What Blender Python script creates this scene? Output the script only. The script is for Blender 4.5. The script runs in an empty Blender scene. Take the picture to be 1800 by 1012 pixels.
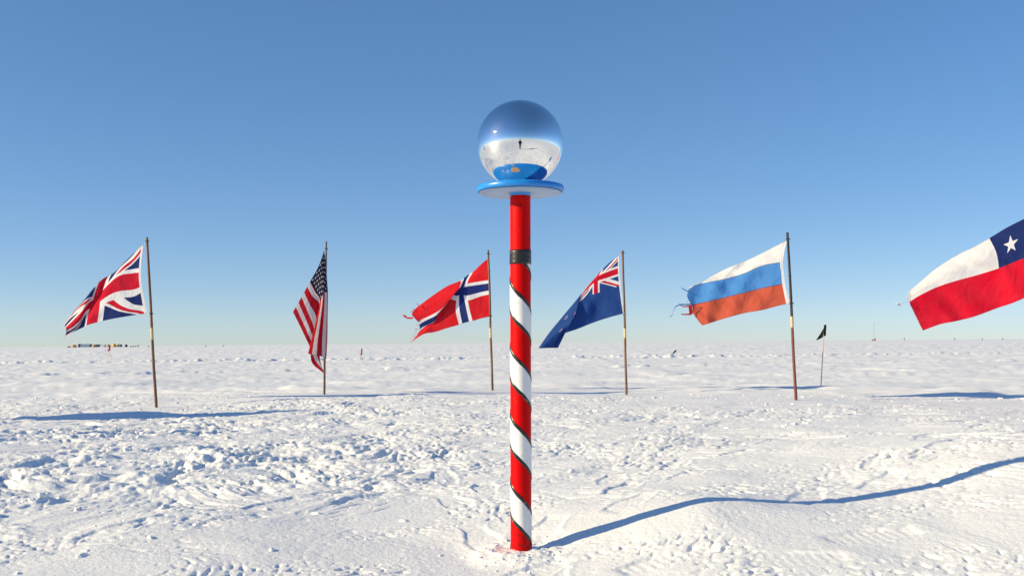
import bpy, bmesh, math, random
import numpy as np
from mathutils import Vector, Matrix

random.seed(7)
rng = np.random.default_rng(11)
scene = bpy.context.scene
COL = scene.collection

# ------------------------------------------------------------------ camera
CAM_H = 0.72
F_PX = 1750.0                       # focal length in pixels of an 1800 px wide frame
PITCH = math.atan(96.5 / F_PX)
ROLL = math.radians(0.47)
cam_data = bpy.data.cameras.new("camera")
cam_data.sensor_width = 36.0
cam_data.lens = 35.0
cam_data.clip_start = 0.02
cam_data.clip_end = 30000
cam = bpy.data.objects.new("camera", cam_data)
COL.objects.link(cam)
R_CAM = (Matrix.Rotation(math.radians(90) + PITCH, 3, 'X') @ Matrix.Rotation(-ROLL, 3, 'Z'))
cam.matrix_world = Matrix.Translation((0, 0, CAM_H)) @ R_CAM.to_4x4()
scene.camera = cam

# ------------------------------------------------------------------ sky and sun
SUN = Vector((-0.891, -0.247, 0.384)).normalized()      # towards the sun
SUN_EL = math.asin(SUN.z)
SUN_AZ = math.atan2(SUN.x, SUN.y)
world = bpy.data.worlds.new("World")
scene.world = world
world.use_nodes = True
wn = world.node_tree
for n in list(wn.nodes):
    wn.nodes.remove(n)
w_out = wn.nodes.new('ShaderNodeOutputWorld')
w_bg = wn.nodes.new('ShaderNodeBackground')
w_sky = wn.nodes.new('ShaderNodeTexSky')
w_sky.sky_type = 'NISHITA'
w_sky.sun_disc = False
w_sky.sun_elevation = SUN_EL
w_sky.sun_rotation = SUN_AZ
w_sky.altitude = 2800
w_sky.air_density = 1.0
w_sky.dust_density = 1.0
w_sky.ozone_density = 3.0
w_bg.inputs['Strength'].default_value = 0.1466
w_gam = wn.nodes.new('ShaderNodeGamma')
w_gam.inputs['Gamma'].default_value = 0.627
w_hsv = wn.nodes.new('ShaderNodeHueSaturation')
w_hsv.inputs['Saturation'].default_value = 1.38
wn.links.new(w_sky.outputs[0], w_gam.inputs['Color'])
wn.links.new(w_gam.outputs[0], w_hsv.inputs['Color'])
w_tint = wn.nodes.new('ShaderNodeMix')
w_tint.data_type = 'RGBA'
w_tint.blend_type = 'MULTIPLY'
w_tint.inputs[0].default_value = 1.0
w_tint.inputs[7].default_value = (0.865, 0.91, 1.015, 1)
wn.links.new(w_hsv.outputs[0], w_tint.inputs[6])
wn.links.new(w_tint.outputs[2], w_bg.inputs['Color'])
wn.links.new(w_bg.outputs[0], w_out.inputs['Surface'])

sun_data = bpy.data.lights.new("sun", 'SUN')
sun_data.energy = 3.75
sun_data.angle = math.radians(0.53)
sun_data.color = (1.0, 0.83, 0.51)
sun = bpy.data.objects.new("sun", sun_data)
COL.objects.link(sun)
sun.rotation_euler = (-SUN).to_track_quat('-Z', 'Y').to_euler()
sun.location = SUN * 50

vs = scene.view_settings
vs.view_transform = 'Standard'
vs.look = 'None'
vs.gamma = 1.0
vs.use_curve_mapping = False
vs.exposure = 0.75


# ------------------------------------------------------------------ helpers
def ray(px, py):
    d = Vector(((px - 900.0) / F_PX, -(py - 506.0) / F_PX, -1.0))
    return R_CAM @ d


def P(px, py, depth):
    """the world point seen at photo pixel (px, py) that stands `depth` metres ahead"""
    d = ray(px, py)
    return Vector((0, 0, CAM_H)) + d * (depth / d.y)


def tag(o, label=None, cat=None, group=None, kind=None):
    if label: o['label'] = label
    if cat: o['category'] = cat
    if group: o['group'] = group
    if kind: o['kind'] = kind
    return o


def empty(name, loc):
    o = bpy.data.objects.new(name, None)
    o.empty_display_size = 0.1
    o.location = loc
    COL.objects.link(o)
    return o


def link_mesh(name, me, mat, parent=None):
    o = bpy.data.objects.new(name, me)
    if mat is not None:
        me.materials.append(mat)
    COL.objects.link(o)
    if parent is not None:
        o.parent = parent
        root = parent
        off = Vector((0, 0, 0))
        while root is not None:
            off += Vector(root.location)
            root = root.parent
        o.location = -off
    return o


def obj(name, bm, mat, parent=None, smooth=True):
    """bm is in world coordinates; children keep their world place"""
    me = bpy.data.meshes.new(name)
    bmesh.ops.recalc_face_normals(bm, faces=bm.faces)
    bm.to_mesh(me)
    bm.free()
    if smooth:
        me.polygons.foreach_set('use_smooth', [True] * len(me.polygons))
    return link_mesh(name, me, mat, parent)


def frame_of(d):
    d = d.normalized()
    a = Vector((0, 0, 1)) if abs(d.z) < 0.9 else Vector((1, 0, 0))
    s = d.cross(a).normalized()
    return s, d.cross(s).normalized()


def add_tube(bm, pts, radii, seg=12, caps=True):
    pts = [Vector(p) for p in pts]
    if not hasattr(radii, '__len__'):
        radii = [radii] * len(pts)
    rings = []
    s = None
    for i, p in enumerate(pts):
        d = (pts[min(i + 1, len(pts) - 1)] - pts[max(i - 1, 0)]).normalized()
        if s is None:
            s, t = frame_of(d)
        else:
            s = (s - d * s.dot(d)).normalized()
            t = d.cross(s)
        rings.append([bm.verts.new(p + (s * math.cos(2 * math.pi * k / seg) + t * math.sin(2 * math.pi * k / seg)) * radii[i]) for k in range(seg)])
    for a, b in zip(rings, rings[1:]):
        for k in range(seg):
            bm.faces.new((a[k], a[(k + 1) % seg], b[(k + 1) % seg], b[k]))
    if caps:
        bm.faces.new(rings[0])
        bm.faces.new(rings[-1])
    return rings


def add_lathe(bm, prof, centre, seg=64):
    c = Vector(centre)
    rings = []
    for r, z in prof:
        if r < 1e-6:
            rings.append([bm.verts.new(c + Vector((0, 0, z)))])
        else:
            rings.append([bm.verts.new(c + Vector((r * math.cos(2 * math.pi * k / seg), r * math.sin(2 * math.pi * k / seg), z))) for k in range(seg)])
    for a, b in zip(rings, rings[1:]):
        for k in range(seg):
            k2 = (k + 1) % seg
            if len(a) == 1 and len(b) == 1:
                continue
            if len(a) == 1:
                bm.faces.new((a[0], b[k], b[k2]))
            elif len(b) == 1:
                bm.faces.new((a[k], b[0], a[k2]))
            else:
                bm.faces.new((a[k], a[k2], b[k2], b[k]))


def add_box(bm, c, size, rotz=0.0):
    c = Vector(c)
    m = Matrix.Translation(c) @ Matrix.Rotation(rotz, 4, 'Z') @ Matrix.Diagonal((size[0], size[1], size[2], 1))
    return bmesh.ops.create_cube(bm, size=1.0, matrix=m)['verts']


# ---- node expressions -------------------------------------------------------
class X:
    """a scalar in a node tree, with arithmetic"""
    def __init__(self, nt, s):
        self.nt, self.s = nt, s

    def _op(self, op, b=None, c=None):
        n = self.nt.nodes.new('ShaderNodeMath')
        n.operation = op
        for i, v in enumerate((self, b, c)):
            if v is None:
                continue
            if isinstance(v, X):
                self.nt.links.new(v.s, n.inputs[i])
            else:
                n.inputs[i].default_value = v
        return X(self.nt, n.outputs[0])

    def __add__(self, b): return self._op('ADD', b)
    def __sub__(self, b): return self._op('SUBTRACT', b)
    def __mul__(self, b): return self._op('MULTIPLY', b)
    def __truediv__(self, b): return self._op('DIVIDE', b)
    def __lt__(self, b): return self._op('LESS_THAN', b)
    def __gt__(self, b): return self._op('GREATER_THAN', b)
    def __and__(self, b): return self._op('MULTIPLY', b)
    def __or__(self, b): return self._op('MAXIMUM', b)
    def abs(self): return self._op('ABSOLUTE')
    def fract(self): return self._op('FRACT')
    def floor(self): return self._op('FLOOR')
    def sin(self): return self._op('SINE')
    def cos(self): return self._op('COSINE')
    def sqrt(self): return self._op('SQRT')
    def mod(self, b): return self._op('FLOORED_MODULO', b)
    def atan2(self, b): return self._op('ARCTAN2', b)
    def inv(self): return (self * -1.0) + 1.0


def new_mat(name):
    m = bpy.data.materials.new(name)
    m.use_nodes = True
    nt = m.node_tree
    b = nt.nodes['Principled BSDF']
    return m, nt, b


def mix_rgb(nt, fac, a, b):
    n = nt.nodes.new('ShaderNodeMix')
    n.data_type = 'RGBA'
    if isinstance(fac, X): nt.links.new(fac.s, n.inputs[0])
    else: n.inputs[0].default_value = fac
    for v, s in ((a, n.inputs[6]), (b, n.inputs[7])):
        if isinstance(v, tuple): s.default_value = (*v[:3], 1)
        else: nt.links.new(v, s)
    return n.outputs[2]


def noise(nt, scale, detail=4, rough=0.55, vec=None, dist=0.0):
    n = nt.nodes.new('ShaderNodeTexNoise')
    n.inputs['Scale'].default_value = scale
    n.inputs['Detail'].default_value = detail
    n.inputs['Roughness'].default_value = rough
    n.inputs['Distortion'].default_value = dist
    if vec is not None: nt.links.new(vec, n.inputs['Vector'])
    return X(nt, n.outputs[0])


def geo_pos(nt):
    return nt.nodes.new('ShaderNodeNewGeometry').outputs['Position']


def ramp(nt, x, lo, hi):
    n = nt.nodes.new('ShaderNodeMapRange')
    n.clamp = True
    n.inputs[1].default_value = lo
    n.inputs[2].default_value = hi
    nt.links.new(x.s, n.inputs[0])
    return X(nt, n.outputs[0])


def bump(nt, bsdf, height, strength, dist):
    n = nt.nodes.new('ShaderNodeBump')
    n.inputs['Strength'].default_value = strength
    n.inputs['Distance'].default_value = dist
    nt.links.new(height.s, n.inputs['Height'])
    nt.links.new(n.outputs[0], bsdf.inputs['Normal'])


def plain(name, col, rough=0.6, metal=0.0, var=0.15, scale=20.0):
    m, nt, b = new_mat(name)
    x = noise(nt, scale, 4, 0.6, geo_pos(nt))
    lo = tuple(c * (1 - var) for c in col)
    hi = tuple(min(1, c * (1 + var)) for c in col)
    nt.links.new(mix_rgb(nt, ramp(nt, x, 0.3, 0.7), lo, hi), b.inputs['Base Color'])
    b.inputs['Roughness'].default_value = rough
    b.inputs['Metallic'].default_value = metal
    return m


# ------------------------------------------------------------------ noise for the snow
_perm = np.random.default_rng(3).permutation(4096).astype(np.int64)
_ang = np.random.default_rng(4).random(4096) * 2 * np.pi
_gx, _gy = np.cos(_ang), np.sin(_ang)


def perlin(x, y, seed=0):
    xi = np.floor(x).astype(np.int64)
    yi = np.floor(y).astype(np.int64)
    xf, yf = x - xi, y - yi
    u = xf * xf * xf * (xf * (xf * 6 - 15) + 10)
    v = yf * yf * yf * (yf * (yf * 6 - 15) + 10)

    def g(ix, iy, fx, fy):
        h = _perm[(_perm[(ix + seed * 131) & 4095] + iy) & 4095]
        return _gx[h] * fx + _gy[h] * fy
    a = g(xi, yi, xf, yf)
    b = g(xi + 1, yi, xf - 1, yf)
    c = g(xi, yi + 1, xf, yf - 1)
    d = g(xi + 1, yi + 1, xf - 1, yf - 1)
    return ((a + (b - a) * u) * (1 - v) + (c + (d - c) * u) * v) * 1.5


def fbm(x, y, seed, octaves, gain):
    t, a = 0.0, 1.0
    for k in range(octaves):
        t = t + a * perlin(x, y, seed + k)
        x, y = x * 1.93 + 3.1, y * 1.93 - 1.7
        a *= gain
    return t


def sstep(a, b, x):
    t = np.clip((x - a) / (b - a), 0, 1)
    return t * t * (3 - 2 * t)


# ------------------------------------------------------------------ terrain
DEPTH = dict(gb=9.4, us=10.45, no=11.4, nz=11.07, ru=9.5, cl=8.75)
BASE_PX = dict(gb=(275, 716), us=(569.5, 693), no=(866, 687), nz=(1101, 694), ru=(1399, 703), cl=(1815, 712))
POLE_D = 3.516
POLE = P(916, 966, POLE_D)
ctrl = [(POLE.x, POLE.y, POLE.z)]
for k in DEPTH:
    p = P(*BASE_PX[k], DEPTH[k])
    ctrl.append((p.x, p.y, p.z))
# the pole's shadow shows the lie of the snow to its right
sh_dir = Vector((-SUN.x, -SUN.y)).normalized()
for px, py in ((960, 951), (1020, 938), (1100, 915), (1200, 887), (1260, 878), (1350, 880), (1440, 879), (1530, 871), (1650, 847), (1720, 826), (1800, 803)):
    d = ray(px, py)
    # POLE.xy + t*sh = s*d.xy
    den = d.x * sh_dir.y - d.y * sh_dir.x
    s = (POLE.x * sh_dir.y - POLE.y * sh_dir.x) / den
    ctrl.append((d.x * s, d.y * s, CAM_H + d.z * s))
ctrl += [(-0.7, 2.9, -0.05), (0.0, 2.4, -0.075), (0.9, 2.7, 0.0), (0, 0, -0.37), (-2, 0, -0.28), (2.2, 0, -0.20),
         (0, -4, -0.38), (-5, -3, -0.15), (5, -3, -0.1), (3.2, 2.6, 0.12), (-0.6, 4.2, 0.035), (-0.9, 3.5, 0.01),
         (-1.7, 3.6, 0.02), (-2.2, 4.9, 0.09), (-3.5, 5.0, 0.12), (-4, 7, 0.14), (-1.5, 6.5, 0.10), (0, 5.2, 0.065),
         (0, 7, 0.12), (1.5, 6.5, 0.15), (3.5, 6.2, 0.22), (0.3, 9.0, 0.165), (2.0, 9.2, 0.165), (-2.2, 9.0, 0.15),
         (-6, 9, 0.13), (7, 9, 0.16), (6, 5, 0.2), (0, 13.0, 0.10), (-4, 12.5, 0.10), (4, 13.0, 0.10), (8, 13, 0.1), (-8, 13, 0.1),
         (-4.2, 8.2, 0.095), (-2.6, 8.4, 0.115), (-4.3, 9.7, 0.165), (-2.6, 10.1, 0.19), (1.0, 11.6, 0.125), (3.2, 11.2, 0.11), (-1.0, 12.0, 0.14)]
ctrl = np.array(ctrl)


def tps(r2):
    return np.where(r2 > 1e-12, 0.5 * r2 * np.log(np.maximum(r2, 1e-12)), 0.0)


_n = len(ctrl)
_d2 = ((ctrl[:, None, :2] - ctrl[None, :, :2]) ** 2).sum(-1)
_A = np.zeros((_n + 3, _n + 3))
_A[:_n, :_n] = tps(_d2) + np.eye(_n) * 0.002
_A[:_n, _n] = 1
_A[:_n, _n + 1:] = ctrl[:, :2]
_A[_n:, :_n] = _A[:_n, _n:].T
_w = np.linalg.solve(_A, np.concatenate([ctrl[:, 2], np.zeros(3)]))


def macro(x, y):
    z = _w[_n] + _w[_n + 1] * x + _w[_n + 2] * y
    for i in range(_n):
        z = z + _w[i] * tps((x - ctrl[i, 0]) ** 2 + (y - ctrl[i, 1]) ** 2)
    k = sstep(9.0, 15.0, np.hypot(x, y - 3))
    return np.clip(z, -0.5, 0.45) * (1 - k) + 0.085 * k


FLAG_BASES = [tuple(P(*BASE_PX[k], DEPTH[k])) for k in DEPTH]


def macro_at(x, y):
    return float(macro(np.array([x]), np.array([y]))[0])


# boot prints: (x, y, heading)
prints = []
_pr = random.Random(5)


def walk(x, y, hd, n, step=0.36):
    side = 1
    for i in range(n):
        hd += _pr.uniform(-0.12, 0.12)
        x += math.cos(hd) * step * _pr.uniform(0.85, 1.15)
        y += math.sin(hd) * step * _pr.uniform(0.85, 1.15)
        prints.append((x - math.sin(hd) * 0.09 * side, y + math.cos(hd) * 0.09 * side, hd + 0.12 * side, _pr.uniform(0.5, 1.0)))
        side = -side


for a in ((-3.6, 3.6, 0.55, 13), (-2.6, 2.4, 0.75, 14), (-0.9, 2.2, 1.0, 12), (3.2, 4.4, 2.6, 6), (0.4, 4.2, 1.3, 12),
          (-3.4, 6.8, -0.1, 18), (1.0, 3.6, 0.9, 7), (4.5, 7.6, 3.0, 20), (-4.2, 8.6, 0.05, 22),
          (0.2, 2.6, 1.9, 8), (-0.55, 2.75, 0.3, 5), (-4.0, 5.2, 0.3, 16), (2.6, 8.6, 3.4, 16)):
    walk(*a)


def height(x, y, fine=True):
    x = np.asarray(x, dtype=float)
    y = np.asarray(y, dtype=float)
    z = macro(x, y)
    r = np.hypot(x, y)
    inner = 1 - sstep(9.2, 11.5, y + 0.25 * perlin(x * 0.7, y * 0.7, 40))
    near = inner * (1 - sstep(11.5, 14.0, r))
    plainw = 1 - near
    # warped coordinates break the noise grid
    wx = x + 0.22 * perlin(x * 1.7, y * 1.7, 21)
    wy = y + 0.22 * perlin(x * 1.7, y * 1.7, 22)
    chunky = np.exp(-(((x + 2.2) / 0.95) ** 2 + ((y - 4.9) / 1.15) ** 2) ** 1.3)
    left = sstep(0.4, -1.6, x) * sstep(3.0, 4.2, y)
    tramp = sstep(3.7, 5.2, y + 0.5 * perlin(x * 0.9, y * 0.9, 23)) * (0.55 + 0.45 * sstep(0.5, -1.0, x))
    calm = sstep(-0.10, 0.30, perlin(x * 0.75 + 5.2, y * 0.95, 70) + 0.4 * perlin(x * 2.3, y * 2.6, 71))   # wind-polished patches
    rough = 1 - 0.62 * calm
    # soft undulation
    z = z + near * (0.014 * perlin(wx * 1.3, wy * 1.3, 1) + 0.007 * perlin(wx * 3.1, wy * 3.1, 2))
    # broken wind crust and trampled snow
    fa = fbm(wx * 2.1, wy * 3.0, 3, 5 if fine else 3, 0.52)
    fb = fbm(wx * 5.2, wy * 6.8, 60, 4 if fine else 2, 0.58)
    z = z + near * chunky * (0.5 + 0.5 * rough) * (0.040 * sstep(-0.12, 0.55, fa) + 0.009 * fb)
    tw = (0.10 + 0.90 * tramp) * (0.55 + 0.55 * left) * rough
    z = z + near * tw * (0.0075 * fb + 0.0055 * sstep(0.18, 0.38, fb) - 0.017 * sstep(0.40, 0.62, -fb) + 0.003 * sstep(0.25, 0.6, fa))
    if fine:
        patch = sstep(-0.15, 0.35, perlin(x * 1.9, y * 2.3, 24))
        n4 = perlin(wx * 24, wy * 27, 10)
        n5 = perlin(x * 43, y * 43, 11)
        z = z + near * tramp * rough * (0.0025 * n4 - 0.007 * sstep(0.30, 0.52, -n4))
        z = z + near * (0.12 + 0.88 * patch) * rough * (0.0012 * n4 - 0.0075 * sstep(0.34, 0.56, -n4) + 0.0012 * n5 - 0.0045 * sstep(0.38, 0.56, -perlin(x * 38, y * 38, 16)))
    # boot prints with treads and a raised rim
    if fine:
        for (bx, by, hd, dp) in prints:
            m = (np.abs(x - bx) < 0.28) & (np.abs(y - by) < 0.28)
            if not m.any():
                continue
            dx, dy = x[m] - bx, y[m] - by
            a = dx * math.cos(hd) + dy * math.sin(hd)
            b = -dx * math.sin(hd) + dy * math.cos(hd)
            wob = 0.02 * perlin(x[m] * 14, y[m] * 14, 12)
            waist = 0.052 + 0.010 * np.cos((a + 0.02) * 22)
            e = np.maximum(np.abs(a) / 0.155, np.abs(b) / waist) + wob * 5
            inside = 1 - sstep(0.85, 1.12, e)
            rim = np.exp(-((e - 1.28) / 0.18) ** 2)
            tread = 0.0012 * sstep(-0.3, 0.5, np.sin(a * 190)) * inside
            z[m] = z[m] + dp * (-0.008 * inside + 0.003 * rim * (0.5 + 25 * np.abs(wob)) + tread)
    # small snow collar kicked up at the striped pole
    dpx = np.hypot(x - POLE.x, y - POLE.y)
    z = z + 0.018 * np.exp(-(dpx / 0.13) ** 2) * (0.5 + 0.8 * perlin(x * 22, y * 22, 13))
    flat = np.exp(-(dpx / 0.16) ** 4)
    z = z * (1 - flat) + flat * (POLE.z + 0.006 + 0.008 * perlin(x * 18, y * 18, 14) + 0.003 * perlin(x * 45, y * 45, 15))
    # wind-carved plain beyond the flags: long low sastrugi
    sx = x + 0.5 * perlin(x * 0.3, y * 0.6, 30)
    sy = y + 0.6 * perlin(x * 0.25, y * 0.25, 31)
    far = 1 - sstep(120, 700, r)
    s1 = perlin(sx * 0.22, sy * 0.75, 32)
    s2 = perlin(sx * 0.6, sy * 2.0, 33)
    s3 = perlin(sx * 1.8, sy * 5.0, 34)
    lumps = sstep(0.3, 0.6, perlin(sx * 0.55, sy * 1.1, 36))
    z = z + plainw * far * (0.045 * sstep(-0.1, 0.5, s1) + 0.024 * sstep(0.0, 0.35, s2) + 0.012 * sstep(0.0, 0.35, s3) + 0.006 * perlin(sx * 5, sy * 9, 41) + 0.03 * lumps)
    # old vehicle track crossing the plain
    ty = 38 + 0.10 * x + 1.2 * perlin(x * 0.08, x * 0 + 0.5, 35)
    tr = np.exp(-((y - ty) / 1.0) ** 2)
    z = z + plainw * tr * (0.02 + 0.07 * sstep(0.0, 0.4, perlin(x * 2.6, y * 1.2, 37)) + 0.05 * sstep(0.1, 0.5, perlin(x * 6, y * 2.0, 42)))
    ty2 = 24 + 0.22 * x
    z = z + plainw * np.exp(-((y - ty2) / 0.6) ** 2) * 0.05 * sstep(0.1, 0.4, perlin(x * 2.0, y * 2.0, 38))
    for bx, by, bz in FLAG_BASES:
        w_ = np.exp(-(((x - bx) / 0.8) ** 2 + ((y - by + 0.15) / 0.7) ** 2))
        z = z * (1 - w_) + w_ * (bz + 0.35 * (z - macro_at(bx, by)) * 0.3)
    # long swells toward the horizon
    z = z + sstep(60, 300, r) * 0.12 * perlin(x * 0.012, y * 0.02, 39)
    return z


def gz(x, y, fine=False):
    return float(height(np.array([x]), np.array([y]), fine)[0])


def snow_material():
    m, nt, b = new_mat('snow')
    pos = geo_pos(nt)
    big = noise(nt, 1.3, 4, 0.6, pos)
    base = mix_rgb(nt, ramp(nt, big, 0.3, 0.7), (0.83, 0.835, 0.84), (0.89, 0.89, 0.885))
    # paint flakes tint the snow pink at the foot of the striped pole
    sep = nt.nodes.new('ShaderNodeSeparateXYZ')
    nt.links.new(pos, sep.inputs[0])
    px_, py_ = X(nt, sep.outputs[0]), X(nt, sep.outputs[1])
    dx, dy = px_ - (POLE.x - 0.055), (py_ - (POLE.y - 0.02)) * 1.1
    d = (dx * dx + dy * dy).sqrt() + (noise(nt, 38, 3, 0.6, pos) - 0.5) * 0.11
    stain = ramp(nt, d, 0.075, 0.045) & ramp(nt, noise(nt, 60, 3, 0.6, pos), 0.42, 0.6)
    col = mix_rgb(nt, stain * 0.42, base, (0.75, 0.25, 0.27))
    nt.links.new(col, b.inputs['Base Color'])
    b.inputs['Roughness'].default_value = 0.65
    b.inputs['Specular IOR Level'].default_value = 0.25
    h = noise(nt, 55, 5, 0.62, pos) + noise(nt, 190, 3, 0.6, pos) * 0.35
    bump(nt, b, h, 0.42, 0.012)
    return m


SNOW = snow_material()


def build_ground():
    half = math.radians(37)
    th_front = np.linspace(-half, half, 980)
    th_back = np.linspace(half, 2 * math.pi - half, 140)[1:-1]
    th = np.concatenate([th_front, th_back])
    r = np.concatenate([np.geomspace(0.25, 2.3, 30)[:-1], np.geomspace(2.3, 5.6, 470)[:-1], np.geomspace(5.6, 13.5, 300)[:-1],
                        np.geomspace(13.5, 70, 170)[:-1], np.geomspace(70, 9000, 60)])
    T, Rr = np.meshgrid(th, r)
    x = (np.sin(T) * Rr).ravel()
    y = (np.cos(T) * Rr).ravel()
    z = height(x, y)
    nt_, nr = len(th), len(r)
    co = np.empty((nt_ * nr + 1, 3), dtype=np.float32)
    co[:-1, 0], co[:-1, 1], co[:-1, 2] = x, y, z
    co[-1] = (0, 0, gz(0.01, 0.01))
    i = np.arange(nr - 1)[:, None] * nt_
    j = np.arange(nt_)[None, :]
    j2 = (j + 1) % nt_
    quads = np.stack([i + j, i + nt_ + j, i + nt_ + j2, i + j2], -1).reshape(-1, 4)
    tris = np.stack([np.full(nt_, nt_ * nr), np.arange(nt_), (np.arange(nt_) + 1) % nt_], -1)
    me = bpy.data.meshes.new('snow_ground')
    me.vertices.add(len(co))
    me.vertices.foreach_set('co', co.ravel())
    nl = quads.size + tris.size
    me.loops.add(nl)
    me.loops.foreach_set('vertex_index', np.concatenate([quads.ravel(), tris.ravel()]).astype(np.int32))
    npoly = len(quads) + len(tris)
    me.polygons.add(npoly)
    starts = np.concatenate([np.arange(len(quads)) * 4, quads.size + np.arange(len(tris)) * 3]).astype(np.int32)
    me.polygons.foreach_set('loop_start', starts)
    me.polygons.foreach_set('use_smooth', np.ones(npoly, dtype=bool))
    me.update(calc_edges=True)
    if me.polygons[0].normal.z < 0:
        me.flip_normals()
    o = link_mesh('snow_ground', me, SNOW)
    tag(o, kind='structure')
    return o


build_ground()


# loose clods of crust lying on the trampled snow
def build_clods():
    base = []
    for s in range(6):
        bm = bmesh.new()
        bmesh.ops.create_icosphere(bm, subdivisions=2 if s < 3 else 1, radius=1.0)
        vs_ = np.array([v.co[:] for v in bm.verts])
        fs = np.array([[v.index for v in f.verts] for f in bm.faces])
        bm.free()
        k = np.random.default_rng(s).normal(size=(7, 3))
        d = sum(np.abs(vs_ @ kk) for kk in k) / 7
        vs_ = vs_ * (0.62 + 0.34 * (d - d.mean()) / d.std() * 0.5)[:, None]
        base.append((vs_, fs))
    g = np.random.default_rng(21)
    V, Fc, off = [], [], 0
    N = 2600
    xs = g.uniform(-5, 5.5, N * 4)
    ys = g.uniform(2.4, 10.6, N * 4)
    clus = perlin(xs * 1.5, ys * 1.5, 50)
    dens = sstep(3.4, 5.2, ys) * (0.35 + 0.65 * sstep(0.3, -1.5, xs)) * sstep(-0.05, 0.35, clus) + 0.02
    ch = np.exp(-(((xs + 2.2) / 1.0) ** 2 + ((ys - 4.9) / 1.2) ** 2))
    dens = dens + ch * 0.6
    keep = (g.random(N * 4) < dens) & (np.abs(xs) < ys * 0.66)
    xs, ys = xs[keep][:N], ys[keep][:N]
    ch = ch[keep][:N]
    # a few kicked up around the foot of the pole
    ex = g.normal(POLE.x, 0.11, 70)
    ey = g.normal(POLE.y - 0.07, 0.08, 70)
    ok = np.hypot(ex - POLE.x, ey - POLE.y) > 0.05
    xs = np.concatenate([xs, ex[ok]])
    ys = np.concatenate([ys, ey[ok]])
    ch = np.concatenate([ch, np.full(ok.sum(), -1.0)])
    zs = height(xs, ys)
    for i in range(len(xs)):
        if ch[i] < 0:
            s = g.uniform(0.004, 0.012)
        else:
            s = min(0.004 + g.exponential(0.0055), 0.026) * (1 + 0.4 * ch[i])
        vs_, fs = base[g.integers(0, 3) if s > 0.014 else g.integers(3, 6)]
        a = g.uniform(0, 6.28)
        ca, sa = math.cos(a), math.sin(a)
        v = vs_ * np.array([s * g.uniform(0.9, 1.6), s * g.uniform(0.8, 1.2), s * g.uniform(0.55, 0.95)])
        v = np.stack([v[:, 0] * ca - v[:, 1] * sa, v[:, 0] * sa + v[:, 1] * ca, v[:, 2]], -1)
        V.append(v + np.array([xs[i], ys[i], zs[i] + s * 0.08]))
        Fc.append(fs + off)
        off += len(v)
    me = bpy.data.meshes.new('snow_clods')
    V = np.concatenate(V)
    Fc = np.concatenate(Fc)
    me.from_pydata(V.tolist(), [], Fc.tolist())
    o = link_mesh('snow_clods', me, SNOW)
    tag(o, 'loose clods of wind crust scattered over the trampled snow', 'snow', kind='stuff')


build_clods()

# ------------------------------------------------------------------ the striped pole
PXM = (P(917, 600, POLE_D) - P(916, 600, POLE_D)).length      # metres per photo pixel at the pole


def pole_z(py):
    return P(916, py, POLE_D).z


R_SH = 0.0365
cx, cy = POLE.x, POLE.y
tilt_top = P(914.5, 340, POLE_D).x - POLE.x          # tiny lean with the roll


def m_pole_paint(name, col, chips):
    m, nt, b = new_mat(name)
    pos = geo_pos(nt)
    v = noise(nt, 30, 5, 0.6, pos)
    base = mix_rgb(nt, ramp(nt, v, 0.3, 0.75), tuple(c * 0.9 for c in col), col)
    sep = nt.nodes.new('ShaderNodeSeparateXYZ')
    nt.links.new(pos, sep.inputs[0])
    z = X(nt, sep.outputs[2])
    fl = noise(nt, 75, 4, 0.65, pos)
    zone = ramp(nt, noise(nt, 9, 3, 0.6, pos), 0.45, 0.62)
    if chips:
        zone = (zone & ramp(nt, z, pole_z(530), pole_z(470))) | (ramp(nt, z, POLE.z + 0.09, POLE.z + 0.02) * 0.8)
    chip = ramp(nt, fl, *((0.565, 0.59) if chips else (0.66, 0.68))) & ramp(nt, zone, 0.25, 0.4)
    c2 = mix_rgb(nt, chip, base, (0.035, 0.02, 0.02))
    spec = ramp(nt, noise(nt, 140, 3, 0.6, pos), 0.72, 0.74)
    c3 = mix_rgb(nt, spec * (0.7 if chips else 0.3), c2, (0.7, 0.55, 0.5) if chips else (0.5, 0.5, 0.5))
    nt.links.new(c3, b.inputs['Base Color'])
    b.inputs['Roughness'].default_value = 0.5
    b.inputs['Specular IOR Level'].default_value = 0.10
    bump(nt, b, v, 0.15, 0.004)
    return m


RED = m_pole_paint('red_vinyl', (0.62, 0.0, 0.001), True)
WHT = m_pole_paint('white_vinyl', (0.80, 0.80, 0.80), False)


def m_tape():
    m, nt, b = new_mat('black_tape')
    pos = geo_pos(nt)
    n = noise(nt, 26, 4, 0.65, pos, 0.8)
    c = mix_rgb(nt, ramp(nt, n, 0.58, 0.70), (0.012, 0.011, 0.010), (0.17, 0.145, 0.11))
    nt.links.new(c, b.inputs['Base Color'])
    b.inputs['Roughness'].default_value = 0.33
    bump(nt, b, noise(nt, 60, 3, 0.6, pos), 0.4, 0.004)
    return m


TAPE = m_tape()


def on_pole(th, z, r):
    """th = 0 faces the camera, grows to the right"""
    f = (z - POLE.z) / (pole_z(340) - POLE.z)
    return Vector((cx + tilt_top * f + r * math.sin(th), cy - r * math.cos(th), z))


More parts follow.
